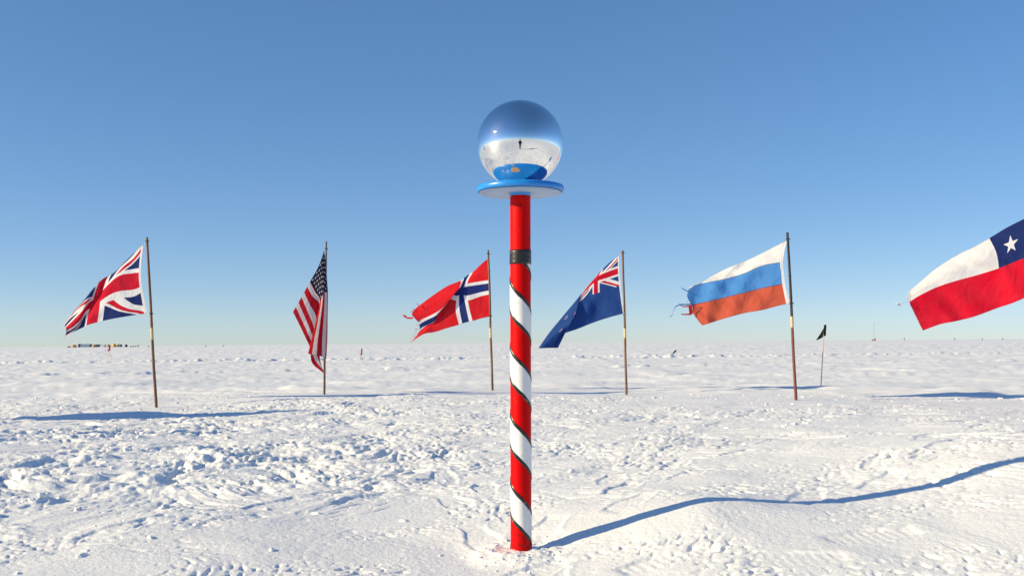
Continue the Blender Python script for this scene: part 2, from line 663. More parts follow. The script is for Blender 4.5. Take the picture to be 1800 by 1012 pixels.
def helix_strip(bm, z_front, z_lo, z_hi, halfw, r, pitch, n=420):
    """a band winding down the pole; clipped to z_lo..z_hi; drops to the right across the front"""
    prev = None
    t0, t1 = -14 * math.pi, 14 * math.pi
    n = 28 * 36
    for i in range(n + 1):
        th = t0 + (t1 - t0) * i / n
        zc = z_front - pitch * th / (2 * math.pi)
        wob = 0.0008 * math.sin(th * 3.1) + 0.0006 * math.sin(th * 7.7 + 1)
        a, b = zc + halfw + wob, zc - halfw + wob
        if a < z_lo or b > z_hi:
            prev = None
            continue
        a, b = min(a, z_hi), max(b, z_lo)
        m = 5
        ring = [bm.verts.new(on_pole(th, a + (b - a) * k / m, r if 0 < k < m else r - 0.0012)) for k in range(m + 1)]
        if prev:
            for k in range(m):
                bm.faces.new((prev[k], ring[k], ring[k + 1], prev[k + 1]))
        prev = ring


pole = empty('striped_pole', POLE)
tag(pole, 'red and white barber striped pole topped by a mirror ball on a blue disc', 'pole')
z_top = pole_z(339)
bm = bmesh.new()
prof_pts = [on_pole(0, POLE.z - 0.12 + (z_top + 0.012 - POLE.z + 0.12) * k / 40, 0) for k in range(41)]
add_tube(bm, prof_pts, R_SH, 64)
obj('shaft', bm, RED, pole)
PITCH_M = 116.5 * PXM
z_band_lo, z_band_hi = pole_z(464.5), pole_z(440)
w_top = pole_z(521)          # front crossing of the upper edge of the first white stripe
w_bot = pole_z(573.5)
bm = bmesh.new()
helix_strip(bm, (w_top + w_bot) / 2, POLE.z - 0.1, z_band_lo + 0.004, (w_top - w_bot) / 2, R_SH + 0.0010, PITCH_M)
obj('white_stripe', bm, WHT, pole)
for zf in (w_top, w_bot):
    bm = bmesh.new()
    helix_strip(bm, zf, POLE.z - 0.1, z_band_lo + 0.004, 0.0080, R_SH + 0.0019, PITCH_M)
    obj('tape_spiral', bm, TAPE, pole)
bm = bmesh.new()
pts = [on_pole(0, z_band_lo + (z_band_hi - z_band_lo) * k / 8, 0) for k in range(9)]
add_tube(bm, pts, [R_SH + 0.0022 + 0.0004 * math.sin(k * 2.3) for k in range(9)], 64)
tb = obj('tape_band', bm, TAPE, pole)
tag(tb, 'black tape band wrapped round the shaft')

m, nt, b = new_mat('blue_disc_paint')
pos = geo_pos(nt)
TOPC = on_pole(0, z_top, 0)
z_disc_bot = z_top
DISC_T = 0.0235
DISC_R = 0.1565
z_disc_top = z_disc_bot + DISC_T
sep = nt.nodes.new('ShaderNodeSeparateXYZ')
nt.links.new(pos, sep.inputs[0])
gx_, gy_, gz_ = (X(nt, s) for s in sep.outputs)
brush = noise(nt, 14, 5, 0.6, pos)
blue = mix_rgb(nt, ramp(nt, brush, 0.3, 0.7), (0.008, 0.19, 0.62), (0.015, 0.26, 0.74))
wob = (noise(nt, 45, 4, 0.65, pos) - 0.5) * 0.035


def spot(x0, y0, ax, ay, r0):
    ex = (gx_ - (TOPC.x + x0)) / ax
    ey = (gy_ - (TOPC.y + y0)) / ay
    return ((ex * ex + ey * ey).sqrt() + wob) < r0


chips = spot(-0.028, -0.108, 1.6, 0.8, 0.016) | spot(-0.085, -0.075, 1, 1, 0.007) | spot(-0.05, -0.135, 1.3, 0.6, 0.008)
blue2 = mix_rgb(nt, chips & (gz_ > z_disc_top - 0.004), blue, (0.52, 0.30, 0.15))
scuff = ramp(nt, noise(nt, 33, 5, 0.7, pos, 1.0), 0.62, 0.72) & (gx_ < TOPC.x - 0.03)
blue3 = mix_rgb(nt, scuff * 0.55, blue2, (0.62, 0.70, 0.76))
nt.links.new(blue3, b.inputs['Base Color'])
b.inputs['Roughness'].default_value = 0.34
bump(nt, b, brush, 0.2, 0.004)
DISC = m
bm = bmesh.new()
prof = [(0.0, 0.001), (DISC_R - 0.008, 0.001)]
for k in range(9):
    a = -math.pi / 2 + math.pi * k / 8
    prof.append((DISC_R - 0.008 + 0.008 * math.cos(a), DISC_T / 2 + (DISC_T / 2 - (0.001 if k == 0 else 0)) * math.sin(a)))
prof += [(DISC_R - 0.03, DISC_T), (0.05, DISC_T), (0.0, DISC_T)]
add_lathe(bm, prof, (TOPC.x, TOPC.y, z_disc_bot), 96)
disc = obj('disc', bm, DISC, pole)
tag(disc, 'round blue painted board under the mirror ball')
bm = bmesh.new()
add_lathe(bm, [(0.04, 0.0), (DISC_R - 0.0095, 0.0), (DISC_R - 0.0095, -0.0022), (0.04, -0.0022)], (TOPC.x, TOPC.y, z_disc_bot), 96)
WHITE_PAINT = plain('pale_underside', (0.30, 0.41, 0.60), 0.55, 0, 0.06, 12)
obj('underside', bm, WHITE_PAINT, disc)
bm = bmesh.new()
add_lathe(bm, [(R_SH, -0.012), (R_SH + 0.0016, -0.012), (R_SH + 0.0022, -0.003), (R_SH + 0.004, -0.0004)], (TOPC.x, TOPC.y, z_disc_bot), 64)
obj('collar', bm, DISC, pole)

BALL_R = 0.1535
ball_c = Vector((TOPC.x + 0.001, TOPC.y, z_disc_top + BALL_R - 0.001))
m, nt, b = new_mat('mirror')
pos = geo_pos(nt)
b.inputs['Base Color'].default_value = (0.83, 0.86, 0.89, 1)
b.inputs['Metallic'].default_value = 1.0
sm = noise(nt, 7, 5, 0.7, pos, 0.6)
rr = ramp(nt, sm, 0.55, 0.8) * 0.02 + 0.006
nt.links.new(rr.s, b.inputs['Roughness'])
MIRROR = m
bm = bmesh.new()
bmesh.ops.create_uvsphere(bm, u_segments=128, v_segments=64, radius=BALL_R, matrix=Matrix.Translation(ball_c))
ballo = obj('mirror_ball', bm, MIRROR, pole)
tag(ballo, 'polished mirror ball reflecting snow, sky and sun')


# ------------------------------------------------------------------ cloth flags
def catmull(ts, vals, t):
    """non-uniform cubic through vals (n,k) at knots ts, evaluated at t"""
    ts = np.asarray(ts, float)
    vals = np.asarray(vals, float)
    n = len(ts)
    h = np.diff(ts)
    dl = np.diff(vals, axis=0) / h[:, None]
    m = np.empty_like(vals)
    m[0], m[-1] = dl[0], dl[-1]
    for i in range(1, n - 1):
        m[i] = (dl[i - 1] * h[i] + dl[i] * h[i - 1]) / (h[i - 1] + h[i])
    i = np.clip(np.searchsorted(ts, t, side='right') - 1, 0, n - 2)
    s = ((t - ts[i]) / h[i])[:, None]
    hh = h[i][:, None]
    return ((2 * s**3 - 3 * s**2 + 1) * vals[i] + (s**3 - 2 * s**2 + s) * hh * m[i]
            + (-2 * s**3 + 3 * s**2) * vals[i + 1] + (s**3 - s**2) * hh * m[i + 1])


def cloth(name, net, us, depth, mat, parent, zo=(0, 0, 1), slope=0.3, waves=(), nu=90, nv=60, ragged=0.0, seed=1):
    """net[i][j] = (v, x, y, off): columns along the fly, rows down the hoist, in zoomed photo pixels"""
    ox, oy, sc = zo
    net = np.array(net, float)
    U = np.linspace(0, 1, nu)
    T = np.linspace(0, 1, nv)
    rows = net.shape[1]
    A = np.stack([catmull(us, net[:, j, :], U) for j in range(rows)], 1)      # nu, rows, 4
    G = np.stack([catmull(np.linspace(0, 1, rows), A[i], T) for i in range(nu)], 0)  # nu, nv, 4
    g = np.random.default_rng(seed)
    verts, uvs = [], []
    for i in range(nu):
        for j in range(nv):
            v, x, y, off = G[i, j]
            u = U[i]
            px, py = ox + x / sc, oy + y / sc
            o = off + slope * u
            for (amp, ku, kv, ph) in waves:
                o += amp * (0.15 + 0.85 * min(1, u * 1.6)) * math.sin(2 * math.pi * (ku * u + kv * v) + ph)
            if ragged and i >= nu - 3:
                px += ragged * abs(math.sin(j * 1.7 + seed) + 0.6 * math.sin(j * 4.1)) * (i - nu + 4) / 3
            verts.append(P(px, py, depth + o))
            uvs.append((u, min(max(v, 0.0), 1.0)))
    faces = []
    for i in range(nu - 1):
        for j in range(nv - 1):
            a = i * nv + j
            faces.append((a, a + 1, a + nv + 1, a + nv))
    me = bpy.data.meshes.new(name)
    me.from_pydata([tuple(p) for p in verts], [], faces)
    uvl = me.uv_layers.new(name='UVMap')
    li = np.empty(len(me.loops), dtype=np.int32)
    me.loops.foreach_get('vertex_index', li)
    uvl.data.foreach_set('uv', np.array(uvs)[li].ravel())
    me.polygons.foreach_set('use_smooth', [True] * len(me.polygons))
    return link_mesh(name, me, mat, parent)


def cloth_mat(name, paint, wrinkle=0.35, hems=True):
    """paint(nt, u, v) -> colour socket; v runs down the hoist"""
    m, nt, b = new_mat(name)
    uvn = nt.nodes.new('ShaderNodeUVMap')
    sep = nt.nodes.new('ShaderNodeSeparateXYZ')
    nt.links.new(uvn.outputs[0], sep.inputs[0])
    u, v = X(nt, sep.outputs[0]), X(nt, sep.outputs[1])
    c = paint(nt, u, v)
    fade = noise(nt, 6, 4, 0.6, uvn.outputs[0])
    c = mix_rgb(nt, ramp(nt, fade, 0.3, 0.8) * 0.03, c, (0.55, 0.55, 0.6))
    hem = (v < 0.012) | (v > 0.988) | (u > 0.985)
    if hems:
        c = mix_rgb(nt, hem * 0.25, c, (0.05, 0.05, 0.07))
    out = nt.nodes['Material Output']
    nt.links.new(c, b.inputs['Base Color'])
    b.inputs['Roughness'].default_value = 0.8
    b.inputs['Specular IOR Level'].default_value = 0.08
    map_ = nt.nodes.new('ShaderNodeMapping')
    map_.inputs['Scale'].default_value = (9, 4, 1)
    map_.inputs['Rotation'].default_value = (0, 0, 0.6)
    nt.links.new(uvn.outputs[0], map_.inputs[0])
    h = noise(nt, 1.0, 4, 0.5, map_.outputs[0], 0.6)
    bump(nt, b, h, wrinkle, 0.05)
    tr = nt.nodes.new('ShaderNodeBsdfTranslucent')
    nt.links.new(c, tr.inputs['Color'])
    mx = nt.nodes.new('ShaderNodeMixShader')
    mx.inputs[0].default_value = 0.42
    nt.links.new(b.outputs[0], mx.inputs[1])
    nt.links.new(tr.outputs[0], mx.inputs[2])
    nt.links.new(mx.outputs[0], out.inputs['Surface'])
    return m


C_WHITE = (0.80, 0.79, 0.80)
C_RED = (0.58, 0.006, 0.03)
C_NAVY = (0.010, 0.024, 0.135)


def jack(nt, u, v, field, white=C_WHITE, red=C_RED):
    x, y = (u - 0.5) * 2.0, v - 0.5
    s1 = (y - x * 0.5) * 0.894
    s2 = (y + x * 0.5) * 0.894
    hoist = x < 0.0
    fly = hoist.inv()
    c = mix_rgb(nt, (s1.abs() < 0.1) | (s2.abs() < 0.1), field, white)
    r1 = ((s1 > 0.0) & (s1 < 0.0667) & hoist) | ((s1 < 0.0) & (s1 > -0.0667) & fly)
    r2 = ((s2 > 0.0) & (s2 < 0.0667) & hoist) | ((s2 < 0.0) & (s2 > -0.0667) & fly)
    c = mix_rgb(nt, r1 | r2, c, red)
    c = mix_rgb(nt, (x.abs() < 0.1667) | (y.abs() < 0.1667), c, white)
    return mix_rgb(nt, (x.abs() < 0.1) | (y.abs() < 0.1), c, red)


def star(dx, dy, R, rot=0.0):
    """five pointed star mask; dy grows downward"""
    rr_ = (dx * dx + dy * dy).sqrt()
    a = (dx.atan2(dy * -1.0) + rot).mod(2 * math.pi / 5)
    a = (a - math.pi / 5).abs()           # pi/5 at a tip, 0 at a notch
    ri = 0.382 * R
    t0 = Vector((R * math.cos(math.pi / 5), R * math.sin(math.pi / 5)))
    t1 = Vector((ri, 0))
    e = (t0 - t1)
    nrm_ = Vector((e.y, -e.x)).normalized()
    k = nrm_.dot(t1)
    return (rr_ * a.cos() * nrm_.x + rr_ * a.sin() * nrm_.y) < k if k > 0 else (rr_ * a.cos() * nrm_.x + rr_ * a.sin() * nrm_.y) > k


def paint_gb(nt, u, v):
    c = jack(nt, u, v, C_NAVY)
    return mix_rgb(nt, u < 0.03, c, (0.74, 0.72, 0.76))


def paint_us(nt, u, v):
    st = (v * 6.5).fract() < 0.54
    c = mix_rgb(nt, st, (0.62, 0.58, 0.60), (0.46, 0.004, 0.018))
    can = (u < 0.4) & (v < 7.0 / 13)
    c = mix_rgb(nt, can, c, (0.005, 0.008, 0.035))
    cu, cv = u / 0.4 * 12.0, v / (7.0 / 13) * 10.0
    best = None
    for par in (0, 1):
        iu = (((cu - 1.0 - par) / 2.0) + 0.5).floor()
        iv = (((cv - 1.0 - par) / 2.0) + 0.5).floor()
        lu = cu - iu * 2.0 - (1.0 + par)
        lv = cv - iv * 2.0 - (1.0 + par)
        s = star(lu * 1.08, lv, 0.50)
        ok = (iu > -0.5) & (iu < (5.5 - par)) & (iv > -0.5) & (iv < (4.5 - par))
        s = s & ok
        best = s if best is None else best | s
    return mix_rgb(nt, best & can, c, (0.55, 0.56, 0.62))


def paint_no(nt, u, v):
    c = (0.66, 0.010, 0.02)
    w = ((u > 6 / 22) & (u < 10 / 22)) | ((v > 6 / 16) & (v < 10 / 16))
    c = mix_rgb(nt, w, c, C_WHITE)
    bl = ((u > 7 / 22) & (u < 9 / 22)) | ((v > 7 / 16) & (v < 9 / 16))
    return mix_rgb(nt, bl, c, (0.012, 0.028, 0.17))


def paint_nz(nt, u, v):
    field = (0.016, 0.062, 0.25)
    j = jack(nt, u * 2.0, v * 2.0, field)
    c = mix_rgb(nt, (u < 0.5) & (v < 0.5), field, j)
    for (su, sv, R) in ((0.75, 0.2, 0.03), (0.75, 0.8, 0.035), (0.64, 0.45, 0.03), (0.85, 0.40, 0.028)):
        dx, dy = (u - su) * 1.8, v - sv
        c = mix_rgb(nt, star(dx, dy, R * 1.45), c, C_WHITE)
        c = mix_rgb(nt, star(dx, dy, R * 1.1), c, (0.25, 0.02, 0.06))
    return mix_rgb(nt, u < 0.015, c, C_WHITE)


def paint_ru(nt, u, v):
    c = mix_rgb(nt, v > 1 / 3, (0.80, 0.79, 0.78), (0.085, 0.29, 0.68))
    c = mix_rgb(nt, v > 2 / 3, c, (0.62, 0.11, 0.06))
    seam = ((v - 1 / 3).abs() < 0.006) | ((v - 2 / 3).abs() < 0.006)
    c = mix_rgb(nt, seam * 0.6, c, (0.04, 0.03, 0.10))
    return mix_rgb(nt, u < 0.035, c, (0.78, 0.76, 0.80))


def paint_cl(nt, u, v):
    c = mix_rgb(nt, v > 0.5, (0.82, 0.79, 0.79), (0.72, 0.006, 0.03))
    can = (u < 1 / 3) & (v < 0.5)
    c = mix_rgb(nt, can, c, (0.012, 0.028, 0.14))
    return mix_rgb(nt, star((u - 0.165) * 1.5, v - 0.25, 0.125, 0.1), c, C_WHITE)


def paint_sunband(nt, u, v):
    return mix_rgb(nt, (v > 1 / 3) & (v < 2 / 3), (0.10, 0.35, 0.68), C_WHITE)


def paint_disc(nt, u, v):
    dx, dy = (u - 0.5) * 1.5, v - 0.5
    return mix_rgb(nt, (dx * dx + dy * dy).sqrt() < 0.3, C_WHITE, (0.6, 0.01, 0.05))


def paint_tri(nt, u, v):
    c = mix_rgb(nt, u > 1 / 3, (0.02, 0.04, 0.25), C_WHITE)
    return mix_rgb(nt, u > 2 / 3, c, C_RED)


def m_bamboo(name, lo, hi):
    m, nt, b = new_mat(name)
    tc = nt.nodes.new('ShaderNodeTexCoord')
    mp = nt.nodes.new('ShaderNodeMapping')
    mp.inputs['Scale'].default_value = (60, 60, 4)
    nt.links.new(geo_pos(nt), mp.inputs[0])
    n = noise(nt, 1.0, 5, 0.65, mp.outputs[0])
    nt.links.new(mix_rgb(nt, ramp(nt, n, 0.35, 0.65), lo, hi), b.inputs['Base Color'])
    b.inputs['Roughness'].default_value = 0.5
    return m


BAMBOO = m_bamboo('bamboo', (0.10, 0.045, 0.022), (0.24, 0.12, 0.055))
BAMBOO_PALE = m_bamboo('bamboo_pale', (0.42, 0.25, 0.11), (0.62, 0.42, 0.22))
BLACK_POLE = m_bamboo('black_stained_bamboo', (0.012, 0.010, 0.010), (0.035, 0.025, 0.022))
RED_POLE = m_bamboo('red_brown_bamboo', (0.12, 0.03, 0.02), (0.22, 0.06, 0.04))
CREAM_TAPE = plain('cream_tape', (0.62, 0.47, 0.26), 0.6, 0, 0.12, 60)
TIE = plain('black_cable_tie', (0.02, 0.02, 0.02), 0.5, 0, 0.2, 80)
METAL = plain('metal_clip', (0.45, 0.45, 0.45), 0.4, 0.8, 0.2, 80)


def flag_pole(root, top, base, r, mat, band=None, mat_low=None, ties=()):
    """top/base: world points; band: (z0, z1) of the cream tape"""
    base = base - (top - base).normalized() * 0.22
    ax = top - base
    L = ax.length
    g = random.Random(int(base.x * 1000) & 255)
    bends = [Vector((g.uniform(-1, 1), g.uniform(-1, 1), 0)) * 0.004 for _ in range(7)]
    bends[0] = bends[-1] = Vector((0, 0, 0))

    def at(f):
        k = f * 6
        i = min(int(k), 5)
        return base + ax * f + bends[i].lerp(bends[i + 1], k - i)

    def rad(f):
        return r * (1.08 - 0.22 * f)
    joints = [0.16, 0.30, 0.43, 0.55, 0.66, 0.77, 0.87, 0.955]

    def seg(f0, f1, name, mt, extra=0.0, seg_n=40):
        bm = bmesh.new()
        pts, rs = [], []
        for i in range(seg_n + 1):
            f = f0 + (f1 - f0) * i / seg_n
            k = rad(f) + extra
            for j in joints:
                d = abs(f - j) * L
                k += 0.0014 * math.exp(-(d / 0.008) ** 2)
            pts.append(at(f))
            rs.append(k)
        add_tube(bm, pts, rs, 14)
        return obj(name, bm, mt, root)
    if band:
        fb = [(z - base.z) / ax.z for z in band]
        seg(0, fb[0] + 0.001, 'lower_shaft', mat_low or mat, 0, 60)
        seg(fb[0] + 0.001, 1, 'shaft', mat, 0.0, 90)
        seg(fb[0], fb[1], 'tape_band', CREAM_TAPE, 0.0013, 6)
    else:
        seg(0, 1, 'shaft', mat, 0, 120)
    for zt in ties:
        f = (zt - base.z) / ax.z
        bm = bmesh.new()
        c = at(f)
        n = 24
        add_tube(bm, [c + Vector(((rad(f) + 0.003) * math.cos(2 * math.pi * k / n), (rad(f) + 0.003) * math.sin(2 * math.pi * k / n), 0.004 * math.sin(4 * math.pi * k / n))) for k in range(n + 1)], 0.0030, 6)
        add_box(bm, c + Vector((rad(f) + 0.007, -0.006, 0.0)), (0.007, 0.007, 0.009))
        obj('cable_tie', bm, TIE, root, False)
    return at


def flag_root(key, label):
    b_ = P(*BASE_PX[key], DEPTH[key])
    root = empty('flag_on_pole', b_)
    tag(root, label, 'flag', 'flags on bamboo poles in an arc behind the striped pole')
    return root, b_


def full(rows_v, cols):
    """columns of zoomed points -> net with given v rows and zero offsets"""
    return [[(v, *(c if len(c) == 3 else (c[0], c[1], 0.0))) for v, c in zip(rows_v, col)] for col in cols]


def lace(root, a, b, r=0.003, mat=None):
    bm = bmesh.new()
    mid = (a + b) / 2 - Vector((0, 0, 0.006))
    add_tube(bm, [a, mid, b], r, 6)
    obj('lanyard', bm, mat or METAL, root)


# --- 1: red white and blue crossed flag at the left
D = DEPTH['gb']
root, bpt = flag_root('gb', 'red, white and blue crossed flag creased diagonally, leftmost in the photo')
Z = (100, 410, 5.327)
net = full([0, .12, .25, .5, .75, 1], [
    [(806, 105), (800, 185), (790, 270), (787, 430), (815, 600), (842, 748)],
    [(735, 172), (722, 225), (712, 290), (700, 440), (722, 660), (735, 764)],
    [(652, 252, .05), (628, 285, .02), (612, 322, 0), (592, 452, -.02), (600, 675, 0), (592, 787, 0)],
    [(525, 375, .08), (510, 400, .05), (497, 435, .02), (472, 520, 0), (464, 708, .0), (450, 815, 0)],
    [(432, 425, .03), (415, 470, .02), (400, 525, .02), (358, 640, .09), (330, 745, .02), (312, 850, 0)],
    [(345, 510, -.02), (335, 545, -.02), (320, 585, 0), (292, 690, .04), (262, 775, .06), (245, 880, .04)],
    [(248, 632, .02), (240, 648, .0), (228, 685, -.02), (226, 772, -.05), (212, 855, .04), (188, 907, .03)],
    [(140, 752, .04), (138, 765, .02), (140, 785, 0), (148, 845, -.06), (160, 905, .02), (124, 940, 0)],
    [(42, 895, .06), (55, 882, .05), (74, 866, .02), (86, 895, -.03), (84, 942, 0), (66, 976, .02)]])
GB = cloth_mat('cloth_crossed', paint_gb)
cloth('cloth', net, [0, .13, .25, .40, .5, .61, .75, .87, 1], D, GB, root, Z, 0.32, ((.018, 1.3, .5, .6), (.012, 2.9, -1.2, 1.0), (.006, 5.3, 2.2, .4)), 120, 80)
topp = P(258.2, 417, D)
flag_pole(root, topp, bpt, 0.0130, BAMBOO, (P(268, 597, D).z, P(266, 576.5, D).z), None, (P(258, 424, D).z, P(263, 551, D).z))
lace(root, P(251.5, 430, D), P(258, 424, D - .02))
lace(root, P(257.8, 550.2, D), P(264, 551, D - .02))

# --- 2: the draped striped flag
D = DEPTH['us']
root, bpt = flag_root('us', 'starred and striped flag hanging limp in folds down its pole')
Zr = (0, 0, 1)
net = full([0, .2, .32, .54, .60, .77, 1], [
    [(569.5, 440, 0), (566, 452, -.01), (559, 470, -.03), (545, 495, -.03), (541, 502, -.03), (530, 522, -.03), (515, 548, -.02)],
    [(573, 462, .02), (571, 478, -.03), (566, 486, -.05), (554, 513, -.03), (551, 519, -.03), (540, 546, -.03), (526, 570, -.02)],
    [(574.5, 490, .07), (576, 513, -.02), (570, 513.5, -.08), (562.5, 529, -.06), (563, 532, .02), (549, 567, -.03), (536, 591, -.02)],
    [(575, 530, .08), (575.5, 560, 0), (568, 560, -.09), (554, 570, -.08), (558, 572, .04), (555, 590, .02), (545, 612, 0)],
    [(574.5, 560, .08), (575, 595, .02), (565.5, 594, -.09), (547, 598, -.08), (558, 600, .05), (560, 615, .05), (548.5, 637, .02)],
    [(573, 590, .08), (573.5, 629, .04), (564.5, 626, -.08), (541.5, 621.5, -.07), (556, 622, .05), (564, 640, .05), (570.8, 657, .0)]])
US = cloth_mat('cloth_starred_stripes', paint_us, 0.3)
cloth('cloth', net, [0, .2, .4, .62, .8, 1], D, US, root, Zr, 0.0, ((.008, 2, .7, .3),), 120, 130)
flag_pole(root, P(573.3, 424.5, D + .01), bpt, 0.0115, BAMBOO, None, None, (P(573, 437, D).z,))

# --- 3: red flag with blue and white cross
D = DEPTH['no']
root, bpt = flag_root('no', 'red flag with a white edged blue cross, frayed at the tip')
Z = (700, 430, 5.622)
cols = [
    (0.0, [(0, 882, 140, 0), (.2, 887, 255, 0), (.375, 893, 350, 0), (.5, 897, 415, 0), (.75, 905, 565, 0), (1, 912, 708, 0)]),
    (.15, [(0, 808, 202, 0), (.2, 803, 290, 0), (.375, 800, 364, 0), (.5, 803, 432, 0), (.75, 812, 590, 0), (1, 818, 728, 0)]),
    (.273, [(0, 738, 268, .03), (.2, 697, 338, .02), (.375, 683, 386, 0), (.5, 672, 455, 0), (.75, 705, 640, 0), (1, 735, 753, 0)]),
    (.364, [(0, 680, 305, .05), (.17, 655, 362, .02), (.36, 640, 402, -.02), (.5, 618, 458, .02), (.75, 640, 620, 0), (1, 665, 768, 0)]),
    (.4545, [(0, 618, 352, .02), (.2, 618, 388, -.06), (.34, 596, 440, -.09), (.47, 590, 445, .04), (.75, 568, 640, 0), (1, 600, 790, 0)]),
    (.6, [(0, 492, 405, 0), (.18, 500, 460, -.08), (.36, 500, 556, -.11), (.58, 520, 520, .05), (.8, 470, 690, 0), (1, 482, 824, 0)]),
    (.75, [(0, 360, 488, 0), (.2, 372, 570, -.06), (.42, 402, 668, -.10), (.62, 420, 640, .04), (.82, 365, 770, 0), (1, 362, 862, 0)]),
    (.9, [(0, 235, 580, 0), (.2, 252, 650, -.04), (.55, 322, 772, -.06), (.66, 325, 770, .02), (.85, 255, 850, 0), (1, 232, 892, 0)]),
    (1.0, [(0, 162, 636, 0), (.2, 135, 692, 0), (.40, 200, 772, 0), (.58, 205, 845, 0), (.78, 172, 908, 0), (1, 110, 974, 0)])]
NO = cloth_mat('cloth_cross_red', paint_no)
cloth('cloth', [c for _, c in cols], [u for u, _ in cols], D, NO, root, Z, 0.34, ((.014, 1.2, .4, .9), (.010, 2.6, 1.1, 2.0), (.006, 5.1, 2.4, 1.1)), 130, 100, 0.6, 3)
flag_pole(root, P(858, 439.5, D), bpt, 0.0130, BAMBOO, (P(864, 594, D).z, P(863, 576.5, D).z), None, (P(859, 446, D).z, P(862, 555, D).z))


def ribbon(root, pts, w, mat, depth, name='tatter'):
    """a torn strip of cloth through photo points"""
    bm = bmesh.new()
    prev = None
    n = len(pts)
    for i, (x, y, o) in enumerate(pts):
        ww = w * (1 - 0.5 * i / (n - 1))
        a = P(x, y - ww, depth + o)
        c = P(x, y + ww, depth + o + 0.015 * math.sin(i * 2))
        cur = (bm.verts.new(a), bm.verts.new(c))
        if prev:
            bm.faces.new((prev[0], cur[0], cur[1], prev[1]))
        prev = cur
    return obj(name, bm, mat, root)


def flat_cloth(name, col):
    return cloth_mat(name, lambda nt, u, v: mix_rgb(nt, 0.0, col, col), 0.0, False)


T_RED = flat_cloth('tatter_red', (0.55, 0.02, 0.03))
T_BLUE = flat_cloth('tatter_blue', (0.05, 0.2, 0.5))
T_WHITE = flat_cloth('tatter_white', (0.8, 0.78, 0.78))
ribbon(root, [(726, 558.5, .3), (720, 559, .33), (714, 558, .35), (709, 555, .36), (707, 553, .37)], 1.6, T_RED, D)
ribbon(root, [(715, 557, .35), (711, 554, .37), (710, 552.5, .37)], 1.2, T_RED, D)
ribbon(root, [(737, 538, .25), (734.5, 535, .26), (733, 532.5, .27)], 1.2, T_RED, D)

def threads(root, a, b, depth, mat, n, seed, length=7.0, lo=0.3, hi=0.36):
    g = random.Random(seed)
    bm = bmesh.new()
    for i in range(n):
        t = g.random()
        x, y = a[0] + (b[0] - a[0]) * t, a[1] + (b[1] - a[1]) * t
        L = g.uniform(0.3, 1.0) * length
        dy = g.uniform(-0.5, 0.6)
        o = lo + (hi - lo) * t
        pts = [P(x + 1.5 - L * k / 5, y + dy * L * k / 5 + 0.7 * math.sin(k * 1.7 + i) * k / 5, depth + o + 0.004 * k) for k in range(6)]
        add_tube(bm, pts, 0.0014, 4)
    tag(obj('frayed_threads', bm, mat, root), kind='stuff')


threads(root, (729, 543), (724, 553), D, T_RED, 9, 1)
threads(root, (735, 569), (730, 592), D, T_RED, 9, 2)
threads(root, (737, 541), (745, 532), D, T_RED, 5, 3, 4)

# --- 4: blue flag with a crossed corner
D = DEPTH['nz']
root, bpt = flag_root('nz', 'dark blue flag with a crossed red and white corner, drooping tail')
Z = (940, 440, 5.622)
cols = [
    (0.0, [(0, 832, 55, 0), (.12, 834, 122, 0), (.25, 836, 200, 0), (.5, 848, 345, 0), (.75, 866, 490, 0), (1, 886, 622, 0)]),
    (.125, [(0, 742, 118, .02), (.12, 735, 165, 0), (.25, 725, 238, 0), (.5, 735, 385, 0), (.75, 752, 530, 0), (1, 768, 652, 0)]),
    (.25, [(0, 645, 212, .05), (.12, 628, 240, .01), (.25, 606, 284, 0), (.5, 602, 426, 0), (.75, 620, 565, .03), (1, 650, 688, 0)]),
    (.375, [(0, 550, 318, .06), (.12, 538, 334, .02), (.25, 522, 366, 0), (.5, 525, 455, .0), (.75, 520, 600, -.03), (1, 535, 730, 0)]),
    (.5, [(0, 468, 418, .03), (.12, 463, 432, 0), (.25, 458, 450, -.02), (.5, 440, 515, -.03), (.75, 420, 640, 0), (1, 405, 782, 0)]),
    (.58, [(0, 410, 490, -.03), (.12, 412, 500, -.05), (.25, 416, 520, -.08), (.5, 415, 590, -.11), (.75, 365, 700, -.09), (1, 312, 812, -.04)]),
    (.75, [(0, 285, 640, .04), (.12, 300, 650, .0), (.25, 318, 670, -.03), (.5, 345, 715, -.09), (.75, 318, 785, -.07), (1, 285, 850, 0)]),
    (.9, [(0, 130, 830, .06), (.12, 150, 835, .03), (.25, 180, 838, .0), (.5, 235, 845, -.04), (.75, 270, 850, .0), (1, 258, 905, .03)]),
    (1.0, [(0, 36, 966, .05), (.12, 70, 966, .03), (.25, 110, 964, .02), (.5, 165, 962, .02), (.75, 200, 962, .05), (1, 230, 962, .06)])]
NZ = cloth_mat('cloth_blue_ensign', paint_nz, 0.3)
cloth('cloth', [c for _, c in cols], [u for u, _ in cols], D, NZ, root, Z, 0.30, ((.018, 1.6, 1.2, .5), (.011, 3.1, 1.4, 2.0), (.006, 5.6, 2.6, .8)), 130, 90)
flag_pole(root, P(1094.5, 440, D), bpt, 0.0128, BAMBOO, (P(1101, 594, D).z, P(1100, 577, D).z), None, (P(1095, 444, D).z, P(1099, 553, D).z))
lace(root, P(1087.6, 450, D), P(1092.5, 444, D - .02))
bm = bmesh.new()
n = 18
add_tube(bm, [P(1097.5 + 2.2 * math.cos(6.283 * k / n), 552.5 + 2.6 * math.sin(6.283 * k / n), D - .03) for k in range(n + 1)], 0.0035, 6)
obj('ring', bm, METAL, root)

